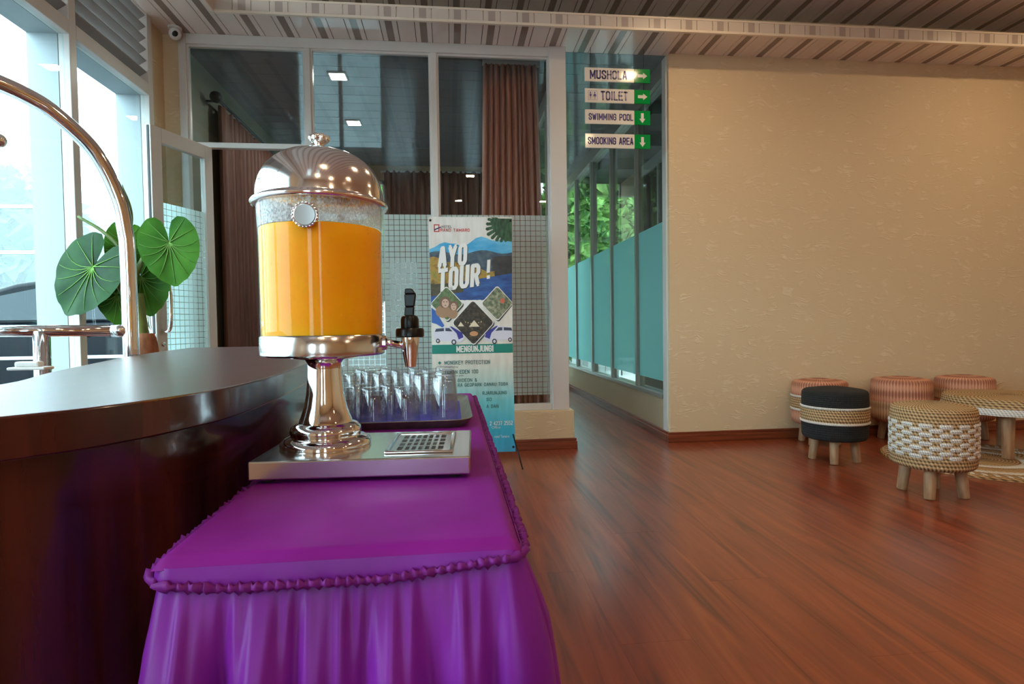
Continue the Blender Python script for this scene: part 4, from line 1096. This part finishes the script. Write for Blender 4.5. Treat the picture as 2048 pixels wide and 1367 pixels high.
# grommets and folding stand
for u, v in ((0.025, 0.985), (0.975, 0.985), (0.025, 0.02), (0.975, 0.02)):
    p = bmap(u, v, 0.002); MB(bo).ball(p, 0.009, 10, 6, (1, 0.4, 1)).build('grommet', 'black_plastic', ban, smooth=True)
ctr = (0.153, 4.14, 0.78)
for u, v in ((0.025, 0.985), (0.975, 0.985), (0.025, 0.02), (0.975, 0.02)):
    p = bmap(u, v, -0.004); MB(bo).tube([ctr, p], 0.005, 8).build('stand_rod', 'black_plastic', ban, smooth=True)
MB(bo).ball(ctr, 0.022, 14, 8, (1, 0.6, 1)).build('hub', 'black_plastic', ban, smooth=True)
for f_ in ((0.478, 3.878), (-0.17, 3.878), (0.153, 4.42)):
    q = Vector((f_[0], f_[1], 0.006)); top_ = Vector(ctr) if f_[1] > 4.2 else Vector(bmap(0.975 if f_[0] > 0 else 0.025, 0.075, -0.004))
    lg = MB(bo).tube([top_, q], 0.0048, 8).build('stand_foot', 'black_plastic', ban, smooth=True)
    MB(bo).ball(q, 0.0075, 10, 6).build('foot_tip', 'black_rubber', lg, smooth=True)

# ================================================================ hanging direction signs
bmat('s_white', rg(222, 214, 204), rough=0.1, spec=0.22); bmat('s_green', rg(8, 138, 62), rough=0.1, spec=0.22); bmat('s_ink', rg(66, 52, 128), rough=0.3)
SX0, SXM, SX1, SY = 1.094, 1.498, 1.63, 4.50
sg = thing('direction_sign', (1.36, SY, 2.405), 'stack of four hanging white and green direction boards over the corridor', 'sign')
so = (1.36, SY, 2.405)
def stext(body, x0, x1, z0, z1, par, m='s_ink', bold=0.165):
    vs, fs = block_text(body, x1-x0, z1-z0, bold); b = MB(so)
    b.add([((x0+x1)/2+a, SY-0.0066, (z0+z1)/2+c) for a, c in vs], fs); return b.build('lettering', m, par)
def arrow(cx, cz, right, par):
    pts_ = [(-0.036, -0.012), (0.008, -0.012), (0.008, -0.026), (0.042, 0.0), (0.008, 0.026), (0.008, 0.012), (-0.036, 0.012)]
    if not right: pts_ = [(z*0.95, -x) for x, z in pts_]
    b = MB(so)
    q = [(cx+a, SY-0.0066, cz+c) for a, c in pts_]
    b.add(q, [(1, 2, 3, 4, 5), (0, 1, 5, 6)]); b.build('arrow', 's_white', par)
for body, z0, z1, x0, x1, h, right in (('MUSHOLA', 2.928, 3.036, 1.135, 1.44, 0.072, 1), ('TOILET', 2.762, 2.872, 1.222, 1.446, 0.074, 1), ('SWIMMING POOL', 2.594, 2.706, 1.122, 1.488, 0.054, 0), ('SMOOKING AREA', 2.404, 2.516, 1.114, 1.488, 0.058, 0)):
    bd = MB(so).box(SX0, SXM, SY-0.006, SY+0.006, z0, z1).build('board', 's_white', sg, bevel=0.001)
    gb = MB(so).box(SXM, SX1, SY-0.006, SY+0.006, z0, z1).build('arrow_panel', 's_green', sg, bevel=0.001)
    zc = (z0+z1)/2; stext(body, x0, x1, zc-h/2, zc+h/2, bd); arrow((SXM+SX1)/2, zc, right, gb)
    if body == 'TOILET':
        b = MB(so)
        for (a, c, e, f_) in ((1.12, 1.194, zc-0.037, zc-0.035), (1.12, 1.194, zc+0.035, zc+0.037), (1.12, 1.122, zc-0.035, zc+0.035), (1.192, 1.194, zc-0.035, zc+0.035), (1.1562, 1.1578, zc-0.028, zc+0.028)):
            b.add([(a, SY-0.0066, e), (c, SY-0.0066, e), (c, SY-0.0066, f_), (a, SY-0.0066, f_)], [(0, 1, 2, 3)])
        for xc, woman in ((1.140, 0), (1.174, 1)):
            b.add([(xc+0.006*math.cos(2*PI*k/10), SY-0.0066, zc+0.022+0.006*math.sin(2*PI*k/10)) for k in range(10)], [tuple(range(10))])
            w_ = 0.011 if woman else 0.008
            b.add([(xc-w_*(1.2 if woman else 0.9), SY-0.0066, zc-0.008), (xc+w_*(1.2 if woman else 0.9), SY-0.0066, zc-0.008), (xc+0.008, SY-0.0066, zc+0.013), (xc-0.008, SY-0.0066, zc+0.013)], [(0, 1, 2, 3)])
            for s_ in (-0.0045, 0.0015): b.add([(xc+s_, SY-0.0066, zc-0.028), (xc+s_+0.003, SY-0.0066, zc-0.028), (xc+s_+0.003, SY-0.0066, zc-0.008), (xc+s_, SY-0.0066, zc-0.008)], [(0, 1, 2, 3)])
        b.build('toilet_symbol', 's_ink', bd)
for x in (1.145, 1.582):
    MB(so).tube([(x, SY+0.0075, 2.41), (x, SY+0.0075, CEIL+0.003)], 0.0018, 6).build('hanging_wire', 'black_plastic', sg)

# ================================================================ dome security camera
cc = thing('security_camera', (-1.965, 4.46, CEIL), 'white dome security camera with a black lens under the ceiling', 'camera')
MB().lathe([(0.040, -0.012), (0.046, -0.010), (0.046, 0.0)], 28).build('mount', 'white_plastic', cc, auto=40)
MB().ball((0, 0, -0.045), 0.042, 24, 14).build('housing', 'white_plastic', cc, smooth=True)
e = MB().ball((0, 0, 0), 0.022, 18, 10, (1, 0.6, 1)).build('lens', 'black_plastic', cc, smooth=True); e.location = (0.012, -0.030, -0.056)

# ================================================================ curtains
def curtain(name, label, base, a, b_, z0, z1, m, waves, amp, flare=0.0, group=None, scallop=0.0, jit=1):
    """hanging pleated sheet from point a to b_ (xy), narrower at the top by flare"""
    A, B = Vector(a), Vector(b_); d = B-A; L = d.length; d.normalize(); nrm = Vector((-d.y, d.x)); mid = (A+B)/2
    NU, NV = waves*10, 14
    def fn(u, v):
        s_ = (u-0.5)*L*(1-flare*v)
        w_ = 1.6*abs(math.sin(PI*(waves*u+0.55*fbm(u*waves*0.6, jit))))**0.75-1.0
        am = amp*(0.85+0.5*fbm(u*waves*0.5, 4+jit))*(1-0.25*v)
        p = mid+d*(s_)+nrm*am*w_
        z = z0+(z1-z0)*v
        if v > 0.99: z += scallop*abs(math.sin(PI*waves*u))
        return (p.x, p.y, z)
    r = thing(name, base, label, 'curtain', group)
    MB(base).grid(fn, NU, NV).build('drape', m, r, smooth=True, solid=0.003)
    return r, mid, d, L
r, *_ = curtain('curtain', 'brown pleated curtain gathered behind the right-hand glass pane', (0.54, 4.80, 0), (0.235, 4.80), (0.835, 4.80), 0.02, 3.17, 'curtain', 10, -0.06, 0.24, scallop=0.0)
MB((0.54, 4.80, 0)).box(0.3, 0.78, 4.78, 4.82, 3.165, 3.2).build('track', 'white_frame', r)
r, *_ = curtain('curtain', 'dark brown curtain running along the left wall of the room beyond', (-1.93, 6.4, 0), (-1.94, 5.17), (-1.94, 7.75), 0.02, 2.90, 'curtain_dark', 24, 0.05, 0.0, scallop=0.03, jit=2)
MB((-1.93, 6.4, 0)).tube([(-1.93, 5.1, 2.945), (-1.93, 7.85, 2.945)], 0.014, 10).build('rod', 'black_plastic', r)
MB((-1.93, 6.4, 0)).ball((-1.93, 5.08, 2.945), 0.048, 18, 12).build('finial', 'dark_hole', r, smooth=True)
for y in (5.14, 7.8): MB((-1.93, 6.4, 0)).box(-2.03, -1.925, y-0.008, y+0.008, 2.925, 2.94).build('bracket', 'black_plastic', r)
r, *_ = curtain('curtain', 'very dark brown curtain across the far wall of the room beyond', (0.05, 7.88, 0), (-0.86, 7.88), (0.93, 7.88), 0.02, 3.07, 'curtain_dark', 20, -0.05, 0.0, scallop=0.03, jit=3)
MB((0.05, 7.88, 0)).box(-0.9, 0.95, 7.87, 7.89, 3.08, 3.10).build('rail', 'white_frame', r)
for x in (-0.9, 0.0, 0.93): MB((0.05, 7.88, 0)).box(x-0.006, x+0.006, 7.88, 8.0, 3.085, 3.095).build('bracket', 'white_frame', r)

# ================================================================ luggage cart
lo = (-1.65, 2.0, 0)
cart = thing('luggage_cart', lo, 'chrome birdcage luggage cart standing behind the mahogany counter', 'luggage cart')
arc = [(0, 0.20), (0, 0.9), (0, 1.30), (0.012, 1.40), (0.045, 1.515), (0.13, 1.642), (0.226, 1.724), (0.396, 1.806), (0.515, 1.838), (0.627, 1.856), (0.80, 1.875), (1.0, 1.882)]
crown = (-1.68, 2.0)
for k, (cx_, cy_) in enumerate(((-1.285, 2.45), (-2.03, 2.45), (-1.285, 1.5), (-2.03, 1.5))):
    pts = catmull([(cx_+(crown[0]-cx_)*s_, cy_+(crown[1]-cy_)*s_, z) for s_, z in arc], 5)
    MB(lo).tube(pts, 0.0285, 18).build('arch_tube', 'chrome', cart, smooth=True)
MB(lo).ball((crown[0], crown[1], 1.90), 0.05, 20, 12).build('crown', 'chrome', cart, smooth=True)
MB(lo).box(-2.1+0.03, -1.245, 1.45, 2.5, 0.17, 0.22).build('deck', 'mahogany', cart, bevel=0.01)
hb = MB(lo).tube([(-1.44, 2.0, 1.61), (-1.92, 2.0, 1.61)], 0.013, 14).build('hanger_bar', 'chrome', cart, smooth=True)
for x in (-1.425, -1.935): MB(lo).ball((x, 2.0, 1.61), 0.022, 16, 10).build('bar_knob', 'chrome', hb, smooth=True)
MB(lo).tube([(-1.68, 2.0, 1.61), (-1.68, 2.0, 1.88)], 0.011, 12).build('hanger_stem', 'chrome', hb, smooth=True)
rl = MB(lo).tube([(-1.31, 2.44, 0.998), (-1.70, 2.36, 1.002), (-2.0, 2.30, 1.002)], 0.0225, 18).build('hand_rail', 'chrome', cart, smooth=True)
MB(lo).tube([(-1.296, 2.443, 0.997), (-1.345, 2.433, 0.997)], 0.0245, 18).build('rail_collar', 'steel', rl, smooth=True)
MB(lo).tube([(-1.575, 2.386, 1.0), (-1.575, 2.386, 0.2)], 0.028, 18).build('rail_post', 'chrome', cart, smooth=True)
for x in (-1.36, -1.98):
    for y in (1.6, 2.36):
        wq = MB(lo).tube([(x-0.02, y, 0.08), (x+0.02, y, 0.08)], 0.08, 24).build('wheel', 'black_rubber', cart)
        MB(lo).box(x-0.03, x+0.03, y-0.015, y+0.015, 0.1, 0.17).build('caster_fork', 'steel', cart)

# ================================================================ elephant-ear plant
po = (-1.70, 3.36, 0)
plant = thing('potted_elephant_ear', po, 'tall elephant-ear plant with big heart-shaped leaves beside the window', 'plant')
MB(po).lathe([(0.13, 0.0), (0.15, 0.02), (0.19, 0.42), (0.20, 0.44), (0.18, 0.44), (0.17, 0.40), (0.001, 0.40)], 36, (po[0], po[1], 0)).build('pot', 'white_plastic', plant, auto=40)
MB(po).lathe([(0.17, 0.395), (0.168, 0.405), (0.001, 0.41)], 24, (po[0], po[1], 0)).build('soil', 'bark', plant)
trunk = [(-1.69, 3.36, 0.40), (-1.69, 3.36, 0.62), (-1.695, 3.36, 0.80), (-1.71, 3.36, 0.95), (-1.72, 3.36, 1.08), (-1.725, 3.36, 1.2)]
MB(po).tube(catmull(trunk, 5), [0.06-0.001*i for i in range(26)], 16).build('trunk', 'stalk', plant, smooth=True)
# dry sheaths wrapped about the trunk
def sheath(cx, cy, z0, z1, a0, a1, r0, r1):
    return MB(po).grid(lambda u, v: (cx+(r0+(r1-r0)*v)*math.cos(a0+(a1-a0)*u*(1-0.55*v)), cy+(r0+(r1-r0)*v)*math.sin(a0+(a1-a0)*u*(1-0.55*v)), z0+(z1-z0)*v), 10, 8).build('dry_sheath', 'sheath', plant, smooth=True, solid=0.004)
sheath(-1.695, 3.36, 0.74, 0.98, -1.6, 0.9, 0.058, 0.085)
sheath(-1.71, 3.36, 0.55, 0.80, -2.9, 0.2, 0.06, 0.08)
sheath(-1.715, 3.36, 0.62, 0.86, -0.7, 1.8, 0.058, 0.075)
RAD = [(0, 1.0), (15, 0.90), (32, 0.80), (52, 0.72), (75, 0.67), (100, 0.66), (125, 0.67), (143, 0.68), (156, 0.64), (166, 0.52), (173, 0.30), (180, 0.05)]
def rad(t):
    t = abs(t)
    for (a, r_), (b2, s_) in zip(RAD[:-1], RAD[1:]):
        if a <= t <= b2:
            q = (t-a)/(b2-a); q = q*q*(3-2*q); return r_+(s_-r_)*q
    return 0.05
def leaf(att, tip, nrm, L, wid, m, cup=0.06, fold=0.12):
    """heart leaf: att = stalk joint, tip = direction of the point, nrm = facing"""
    att = Vector(att); U = Vector(tip).normalized(); N = Vector(nrm); N = (N-U*N.dot(U)).normalized(); V = N.cross(U)
    NR, NTH = 9, 72; vs = [att]; fs = []
    def pt(r_, th):
        x = r_*math.cos(th); y = r_*math.sin(th)*wid
        h = fold*abs(y)-cup*(r_**2)+0.018*math.sin(th*9)*r_*r_
        return att+(U*x+V*y)*L+N*(h*L)
    for j in range(1, NR+1):
        for i in range(NTH):
            th = -PI+2*PI*(i+0.5)/NTH; vs.append(pt(rad(math.degrees(th))*j/NR, th))
    for i in range(NTH-1): fs.append((0, 1+i, 2+i))
    for j in range(NR-1):
        for i in range(NTH-1): fs.append((1+j*NTH+i, 1+(j+1)*NTH+i, 1+(j+1)*NTH+i+1, 1+j*NTH+i+1))
    o = MB(po).add(vs, fs).build('leaf', m, plant, smooth=True)
    vb = MB(po)
    for side in (-1, 1):
        e_ = N*0.0025*1
        for ang in (0, 22, 44, 66, 90, 115, 142):
            if ang == 0 and side == 1: continue
            R_ = rad(ang)*0.93
            pts = [pt(R_*k/6, math.radians(side*ang*(0.55+0.45*k/6) if ang < 100 else side*ang))+e_ for k in range(7)]
            vb.tube(pts, [0.0032*(1-0.75*k/6) for k in range(7)], 6)
    vb.build('veins', 'vein', o, smooth=True)
    return o
leaf((-1.545, 3.36, 1.482), (0.10, 0.0, -1), (0.15, -1, 0.15), 0.245, 0.95, 'leaf')
leaf((-1.925, 3.33, 1.345), (-0.50, -0.1, -0.86), (-0.1, -1, 0.35), 0.30, 0.98, 'leaf_dark', 0.10, 0.10)
leaf((-1.745, 3.45, 1.30), (0.22, 0.0, -1), (0.1, -1, 0.2), 0.23, 1.0, 'leaf')
leaf((-1.86, 3.52, 1.50), (-0.12, 0.0, -1), (0.5, -1, 0.1), 0.20, 0.75, 'leaf')
leaf((-1.86, 3.42, 1.20), (0.15, 0.1, -1), (0.2, -1, 0.1), 0.20, 0.8, 'leaf')
MB(po).tube(catmull([(-1.75, 3.36, 1.12), (-1.74, 3.36, 1.25), (-1.69, 3.36, 1.38), (-1.62, 3.365, 1.465), (-1.545, 3.365, 1.484)], 6), [0.020-0.0005*i for i in range(25)], 10).build('leaf_stalk', 'stalk', plant, smooth=True)
MB(po).tube(catmull([(-1.75, 3.37, 1.12), (-1.80, 3.40, 1.40), (-1.90, 3.41, 1.535), (-2.035, 3.40, 1.63)], 6), [0.013-0.0003*i for i in range(19)], 10).build('leaf_stalk', 'stalk', plant, smooth=True)
MB(po).tube(catmull([(-1.75, 3.36, 1.10), (-1.84, 3.35, 1.30), (-1.90, 3.35, 1.37), (-1.925, 3.34, 1.348)], 6), [0.014-0.0003*i for i in range(19)], 10).build('leaf_stalk', 'stalk', plant, smooth=True)
MB(po).tube(catmull([(-1.75, 3.37, 1.12), (-1.82, 3.50, 1.40), (-1.855, 3.53, 1.52), (-1.86, 3.525, 1.50)], 6), [0.012-0.0003*i for i in range(19)], 10).build('leaf_stalk', 'stalk', plant, smooth=True)
MB(po).tube(catmull([(-1.75, 3.36, 1.15), (-1.755, 3.37, 1.45), (-1.76, 3.37, 1.60), (-1.77, 3.37, 1.70), (-1.785, 3.37, 1.80)], 6), [0.014]*8+[0.012, 0.013, 0.016, 0.02, 0.023, 0.025, 0.026, 0.026, 0.025, 0.024, 0.022, 0.019, 0.016, 0.012, 0.008, 0.004, 0.002], 12).build('rolled_leaf', 'stalk', plant, smooth=True)

# ================================================================ ceiling downlights
M['lamp_glow'] = mat('lamp_glow', (1, 1, 1, 1), 0.5, emit=(1.0, 0.74, 0.44, 1), es=LAMP)
lamp_frame = MB().box(-0.08, 0.08, -0.08, -0.065, -0.008, 0.006).box(-0.08, 0.08, 0.065, 0.08, -0.008, 0.006).box(-0.08, -0.065, -0.065, 0.065, -0.008, 0.006).box(0.065, 0.08, -0.065, 0.065, -0.008, 0.006).mesh('frame', 'white_plastic')
lamp_disc = MB().box(-0.065, 0.065, -0.065, 0.065, -0.004, 0.006).mesh('diffuser', 'lamp_glow')
for x, y in ((1.83, 3.33), (4.65, 3.33), (1.85, 1.4), (0.37, -0.5), (3.3, -0.5), (0.2, -2.4), (1.91, -2.4), (4.8, -2.4)):
    r = thing('downlight', (x, y, UP), 'small square warm ceiling downlight in the raised tray', 'light', 'downlights in the lobby ceiling')
    inst('frame', lamp_frame, (0, 0, 0), r); inst('diffuser', lamp_disc, (0, 0, 0), r)

M['panel_glow'] = mat('panel_glow', (1, 1, 1, 1), 0.5, emit=(1.0, 0.93, 0.80, 1), es=PANEL)
pd_ = MB().box(-0.065, 0.065, -0.065, 0.065, -0.004, 0.0).mesh('diffuser', 'panel_glow')
for x, y in ((-0.945, 5.19), (-1.0, 6.35)):
    r = thing('ceiling_panel_light', (x, y, CEIL), 'small square white ceiling light in the room behind the glass', 'light', 'ceiling lights behind the glass')
    inst('frame', lamp_frame, (0, 0, -0.001), r); inst('diffuser', pd_, (0, 0, -0.001), r)

# ================================================================ outside: car, frame, trees, hill, haze
CY = 6.55
car = thing('parked_car', (-4.9, CY+0.85, -0.1), 'dark car parked outside beyond the left-hand windows', 'car')
co = (-4.9, CY+0.85, -0.1)
def xz(pts, y0, y1, b): 
    n = len(pts); b.add([(x, y0, z) for x, z in pts]+[(x, y1, z) for x, z in pts], [tuple(range(n-1, -1, -1)), tuple(range(n, 2*n))]+[(i, (i+1) % n, n+(i+1) % n, n+i) for i in range(n)]); return b
body = [(-7.05, 0.22), (-7.1, 0.55), (-7.0, 0.78), (-6.75, 0.92), (-5.85, 1.06), (-2.75, 1.10), (-2.62, 0.95), (-2.6, 0.30), (-2.75, 0.18), (-6.9, 0.14)]
xz(body, CY, CY+1.72, MB(co)).build('body', 'car_paint', car, bevel=0.05, auto=40)
cabin = [(-5.95, 1.03), (-5.14, 1.36), (-4.62, 1.52), (-4.2, 1.575), (-3.4, 1.57), (-2.95, 1.48), (-2.72, 1.08)]
xz(cabin, CY+0.09, CY+1.63, MB(co)).build('cabin', 'car_paint', car, bevel=0.05, auto=40)
for w_ in ([(-5.30, 1.12), (-4.78, 1.38), (-4.35, 1.47), (-4.35, 1.12)], [(-4.27, 1.12), (-4.27, 1.48), (-3.5, 1.48), (-3.45, 1.12)], [(-3.38, 1.12), (-3.42, 1.47), (-3.05, 1.42), (-2.85, 1.12)]):
    xz(w_, CY+0.08, CY+0.1, MB(co)).build('side_window', 'car_glass', car)
xz([(-5.8, 1.11), (-5.12, 1.39), (-5.14, 1.42), (-5.84, 1.13)], CY+0.16, CY+1.56, MB(co)).build('windscreen', 'car_glass', car)
MB(co).box(-6.6, -2.9, CY-0.012, CY+0.01, 0.70, 0.735).build('side_moulding', 'chrome', car)
for x in (-3.95, -2.98): MB(co).box(x-0.1, x+0.1, CY-0.025, CY+0.01, 0.93, 0.955).build('door_handle', 'car_paint', car, bevel=0.008)
MB(co).ball((-5.15, CY-0.09, 1.13), 0.1, 16, 10, (0.7, 0.9, 0.8)).build('side_mirror', 'car_paint', car, smooth=True)
for x in (-6.2, -3.45):
    for y in (CY-0.02, CY+1.54):
        wh = MB(co).tube([(x, y, 0.22), (x, y+0.2, 0.22)], 0.32, 32).build('wheel', 'tyre', car)
        MB(co).tube([(x, y-0.006, 0.22), (x, y+0.02, 0.22)], 0.19, 24).build('hub', 'steel', wh)
ro = (-7.0, 10.0, -0.1)
fr_ = thing('white_railing', ro, 'white steel frame of rails and posts beyond the car', 'railing')
for z in (3.0, 2.27): MB(ro).box(-10.5, -6.0, 9.97, 10.03, z-0.03, z+0.03).build('rail', 'white_paint', fr_)
for x in (-10.2, -8.4, -6.42, -6.2): MB(ro).box(x-0.04, x+0.04, 9.96, 10.04, -0.1, 3.12).build('post', 'white_paint', fr_)
for z in (2.65, 1.9): MB(ro).box(-6.4, -6.2, 9.98, 10.02, z-0.02, z+0.02).build('rung', 'white_paint', fr_)

for x, y, a in ((2.45, 10.6, 0.4), (3.3, 10.9, 2.2)):
    r = thing('patio_chair', (x, y, 0), 'black metal patio chair on the terrace beyond the corridor glass', 'chair', 'patio chairs', rz=a)
    MB().box(-0.21, 0.21, -0.21, 0.21, 0.43, 0.455).build('seat', 'black_plastic', r, bevel=0.008)
    for sx_ in (-1, 1):
        for sy_ in (-1, 1): MB().tube([(sx_*0.2, sy_*0.2, 0), (sx_*0.19, sy_*0.19, 0.43)], 0.012, 8).build('leg', 'black_plastic', r)
    for sx_ in (-1, 1): MB().tube([(sx_*0.19, 0.19, 0.43), (sx_*0.19, 0.24, 0.85)], 0.012, 8).build('back_post', 'black_plastic', r)
    for z in (0.6, 0.72, 0.84): MB().box(-0.19, 0.19, 0.205+0.05*(z-0.43)/0.42*1.0-0.008, 0.225+0.05*(z-0.43)/0.42-0.008, z-0.02, z+0.02).build('back_slat', 'black_plastic', r)

def tree(loc, h, rx, label, cat_m='foliage', n=1500, s_=0.22, conifer=False, group=None, seed=1):
    rr = random.Random(seed); r = thing('conifer' if conifer else 'broadleaf_tree', loc, label, 'tree', group)
    MB().tube([(0, 0, 0), (0.05, 0, h*0.5), (0, 0, h*0.95)], [0.035*h*0.5, 0.025*h*0.5, 0.01], 8).build('trunk', 'bark', r, smooth=True)
    b = MB()
    for i in range(n):
        if conifer:
            t = rr.random()**1.3; z = h*(0.12+0.86*t); R_ = rx*(1-t)**0.8; lay_ = round(t*9)/9
            z = h*(0.12+0.86*lay_)+rr.uniform(-0.05, 0.08)*h*0.35; q = R_*math.sqrt(rr.random()); a = rr.uniform(0, 2*PI); c = Vector((q*math.cos(a), q*math.sin(a), z-0.15*q+0.02*h))
        else:
            while True:
                v = Vector((rr.uniform(-1, 1), rr.uniform(-1, 1), rr.uniform(-1, 1)))
                if 0.35 < v.length < 1: break
            lump = 1+0.25*noise.noise(v*2.3+Vector((seed, 0, 0)))
            c = Vector((v.x*rx*lump, v.y*rx*lump, h*0.62+v.z*h*0.38*lump))
        u_ = Vector((rr.gauss(0, 1), rr.gauss(0, 1), rr.gauss(0, 1))).normalized(); w_ = u_.cross(Vector((rr.gauss(0, 1), rr.gauss(0, 1), rr.gauss(0, 1)))).normalized(); k = s_*rr.uniform(0.6, 1.3)
        b.add([c-u_*k, c+w_*k*0.45, c+u_*k, c-w_*k*0.45], [(0, 1, 2, 3)])
    f = b.build('foliage', cat_m, r); f['kind'] = 'stuff'
    return r
gl = 'hazy trees behind the white railing'
for i, (x, y, h, rx) in enumerate(((-19.0, 22.5, 6.2, 2.4), (-14.4, 20.5, 6.6, 2.1), (-18.2, 28.6, 7.4, 2.6), (-12.2, 25.5, 5.6, 2.2), (-24.6, 29.5, 7.0, 2.8), (-22.6, 36.0, 7.6, 3.0), (-15.2, 35, 7.0, 2.8))):
    tree((x, y, -0.1), h, rx, 'hazy round-crowned tree behind the white railing', 'foliage_far', 1500, 0.42, group=gl, seed=i+3)
for i, (x, y, h, rx) in enumerate(((2.9, 12.2, 4.6, 0.95), (4.1, 14.0, 5.2, 1.05), (3.1, 16.6, 5.8, 1.1), (5.9, 17.6, 6.0, 1.15), (4.4, 20.4, 6.2, 1.3))):
    tree((x, y, -0.1), h, rx, 'tall conifer growing beyond the terrace', 'foliage', 2200, 0.26, True, 'conifers beyond the terrace', seed=i+30)
for i, (x, y, h, rx) in enumerate(((7.9, 21.6, 7.5, 2.0), (6.0, 26.6, 8.0, 2.2), (11.8, 27.6, 8.5, 2.2), (8.0, 32.6, 9.5, 2.4), (-0.5, 15.6, 6.0, 1.7), (-3.7, 21.5, 7.0, 2.0), (1.5, 20.8, 6.5, 1.8))):
    tree((x, y, -0.1), h, rx, 'leafy green tree standing behind the conifers', 'foliage', 2600, 0.42, group='leafy trees behind the conifers', seed=i+50)
hl = MB((-60, 85, -0.1)).grid(lambda u, v: (-110+88*u, 52+50*v, -0.1+(20*math.sin(PI*min(1, v*1.1))**0.8)*(0.55+0.45*math.sin(1.2+2.2*u))+3*fbm(u*5, v*3)*v), 50, 20).build('hill', 'foliage_far', smooth=True)
tag(hl, 'misty forested hill far behind the parked car', 'hill')
hz = bpy.data.materials.new('haze'); hz.use_nodes = True
t_ = hz.node_tree; t_.nodes.remove(t_.nodes['Principled BSDF'])
vn = t_.nodes.new('ShaderNodeVolumeScatter'); vn.inputs['Density'].default_value = 0.03; vn.inputs['Color'].default_value = (0.9, 0.97, 1.0, 1)
t_.links.new(vn.outputs[0], t_.nodes['Material Output'].inputs['Volume']); M['haze'] = hz
ho = MB((-26, 30, 0)).box(-46, -6, 12.5, 48, -0.09, 16).build('haze', 'haze'); tag(ho, 'pale mist hanging over the hillside', 'mist'); ho['kind'] = 'stuff'
bpy.context.view_layer.update()
